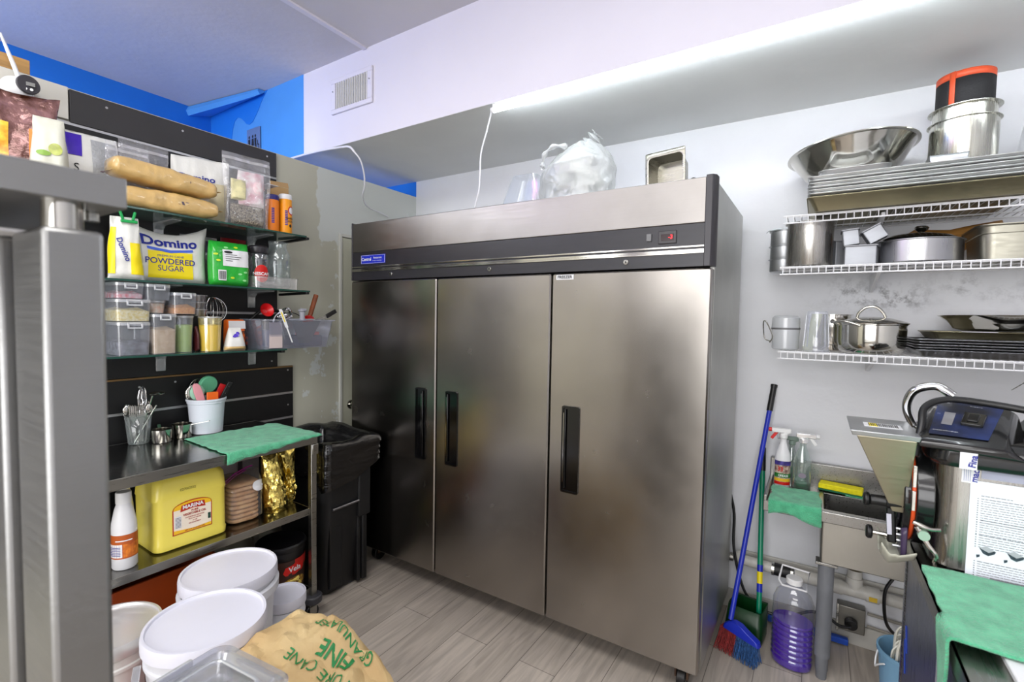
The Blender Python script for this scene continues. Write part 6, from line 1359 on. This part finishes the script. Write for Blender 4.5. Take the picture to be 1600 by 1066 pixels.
# front: disc, seal, hopper, arm, chute (facing -x)
fy = .165
for a, b, r_, mt in ((-.035, .005, .151, BT), (-.045, -.035, .147, mat('seal_orange', (.88, .33, .14), .4)), (-.062, -.045, .148, BT), (-.072, -.062, .12, mat('disc_dark', (.13, .13, .15), .25))):
    M().cyl((a, fy, .165), (b, fy, .165), r_, 56).build('front_disc' if r_ != .147 else 'orange_seal', mt, m, bevel=.003)
hp = M()
a_, b_ = -.180, -.062
HT, HB = .345, .125
outer = [[(a_, -.01 + .0, HT), (b_ + .018, -.01, HT), (b_ + .018, .215, HT), (a_, .215, HT)], [(b_ - .022, .045, HB), (b_ + .006, .045, HB), (b_ + .006, .11, HB), (b_ - .022, .11, HB)]]
hp.loft(outer); HPM = steel('hopper_steel', (.74, .71, .62), .34, (3, 3, 60), .10, dirt=.08)
hopper = hp.build('hopper', HPM, m, smooth=False, bevel=.002)
ld = M().loft([[(a_ - .010, -.02, HT + .001), (b_ + .022, -.02, HT + .001), (b_ + .022, .225, HT + .001), (a_ - .010, .225, HT + .001)], [(a_ - .016, -.024, HT + .016), (b_ + .024, -.024, HT + .016), (b_ + .024, .228, HT + .016), (a_ - .016, .228, HT + .016)]]).build('hopper_lid', ST_DULL, hopper, bevel=.002)
bl = M().box(a_ + .022, b_ - .006, .06, .125, HT + .0165, HT + .0175).build('barcode_sticker', WHT, ld, smooth=False)
M().box(a_ + .034, a_ + .055, .066, .120, HT + .0175, HT + .018).build('yellow_patch', YEL, bl, smooth=False)
g = M()
for k in range(15): g.box(a_ + .034 + k * .0048, a_ + .036 + k * .0048 + (.0008 if k % 3 else 0), .072, .114, HT + .018, HT + .0185)
g.build('bars', DKT, bl, smooth=False)
M().box(b_ + .012, b_ + .020, -.016, -.010, .155, .21).box(b_ + .012, b_ + .020, -.016, -.010, .22, .28).build('hinge_pin', ST_POL, hopper, bevel=.001)
AY = .06
M().cyl((-.135, AY, .145), (-.04, AY, .148), .016, 18).cyl((-.098, AY, .148), (-.062, AY, .15), .021, 18).build('clamp_arm', BLK, m, bevel=.002)
M().bar((-.088, AY, .155), (-.080, AY, .030), .022, .022, (0, 1, 0)).build('clamp_arm', BLK, m, bevel=.005)
M().bar((-.091, AY - .0125, .115), (-.087, AY - .0125, .055), .011, .002, (0, 1, 0)).build('arm_label', mat('arm_label', (.75, .75, .80), .4), m)
for z_, x_ in ((.145, -.135), (.048, -.125)):
    k_ = M().lathe([(.012, 0), (.020, .003), (.021, .012), (.016, .017)], n=10).build('clamp_knob', BLK, m, bevel=.002, loc=(x_, AY, z_), rot=(0, R(-90), 0))
    M().cyl((x_, AY, z_), (-.08, AY, z_), .007, 12).build('screw_shaft', ST_POL, k_).parent = m
for k in range(4): M().cyl((-.078, AY, .022 + k * .017), (-.045, AY, .022 + k * .017), .005, 8).build('spring_coil', ST_DULL, m)
M().loft([[(-.062, AY - .05 * 0 + yy, zz) for yy, zz in ((-.03, -.0), (.05, -.0), (.05, .085), (.0, .10), (-.03, .07))], [(-.048, AY + yy, zz) for yy, zz in ((-.03, -.01), (.05, -.01), (.05, .095), (.0, .11), (-.03, .08))]]).build('outlet_flange', mat('flange_violet', (.24, .19, .30), .35), m, bevel=.004)
CH = mat('chute_grey', (.72, .72, .66), .4, var=.05)
M().grid(lambda u, v: (-.108 + .078 * u - .0 * v, AY - .055 + .12 * v, -.035 + .028 * u ** 1.5 + .055 * (2 * v - 1) ** 2 * (.8 if u < .5 else .7) + (.045 * max(0, .25 - u) * 3)), 14, 16).build('chute', CH, m, solid=.003)
M().tube(spl([(-.045, AY - .075, .125), (-.015, AY - .078, .115), (.012, AY - .075, .117)]), .006, 8).tube(spl([(-.038, AY - .078, .115), (-.015, AY - .08, .075), (.006, AY - .08, .045), (.004, AY - .078, .025), (.008, AY - .07, .012)]), .0055, 8).build('latch_lever', ST_POL, m)
M().cyl((-.022, AY - .070, .095), (-.022, AY - .088, .095), .013, 16).build('latch_pivot', mat('mint_grey', (.60, .72, .64), .4), m)
# thin wire end on the right of the wall
tag(M().tube([(.640, 2.60, 1.300), (.655, 2.55, 1.33), (.69, 2.5, 1.38)], .0018, 6).build('loose_wire', ST), 'thin loose wire hanging below the lowest wire shelf at the right edge', 'wire')
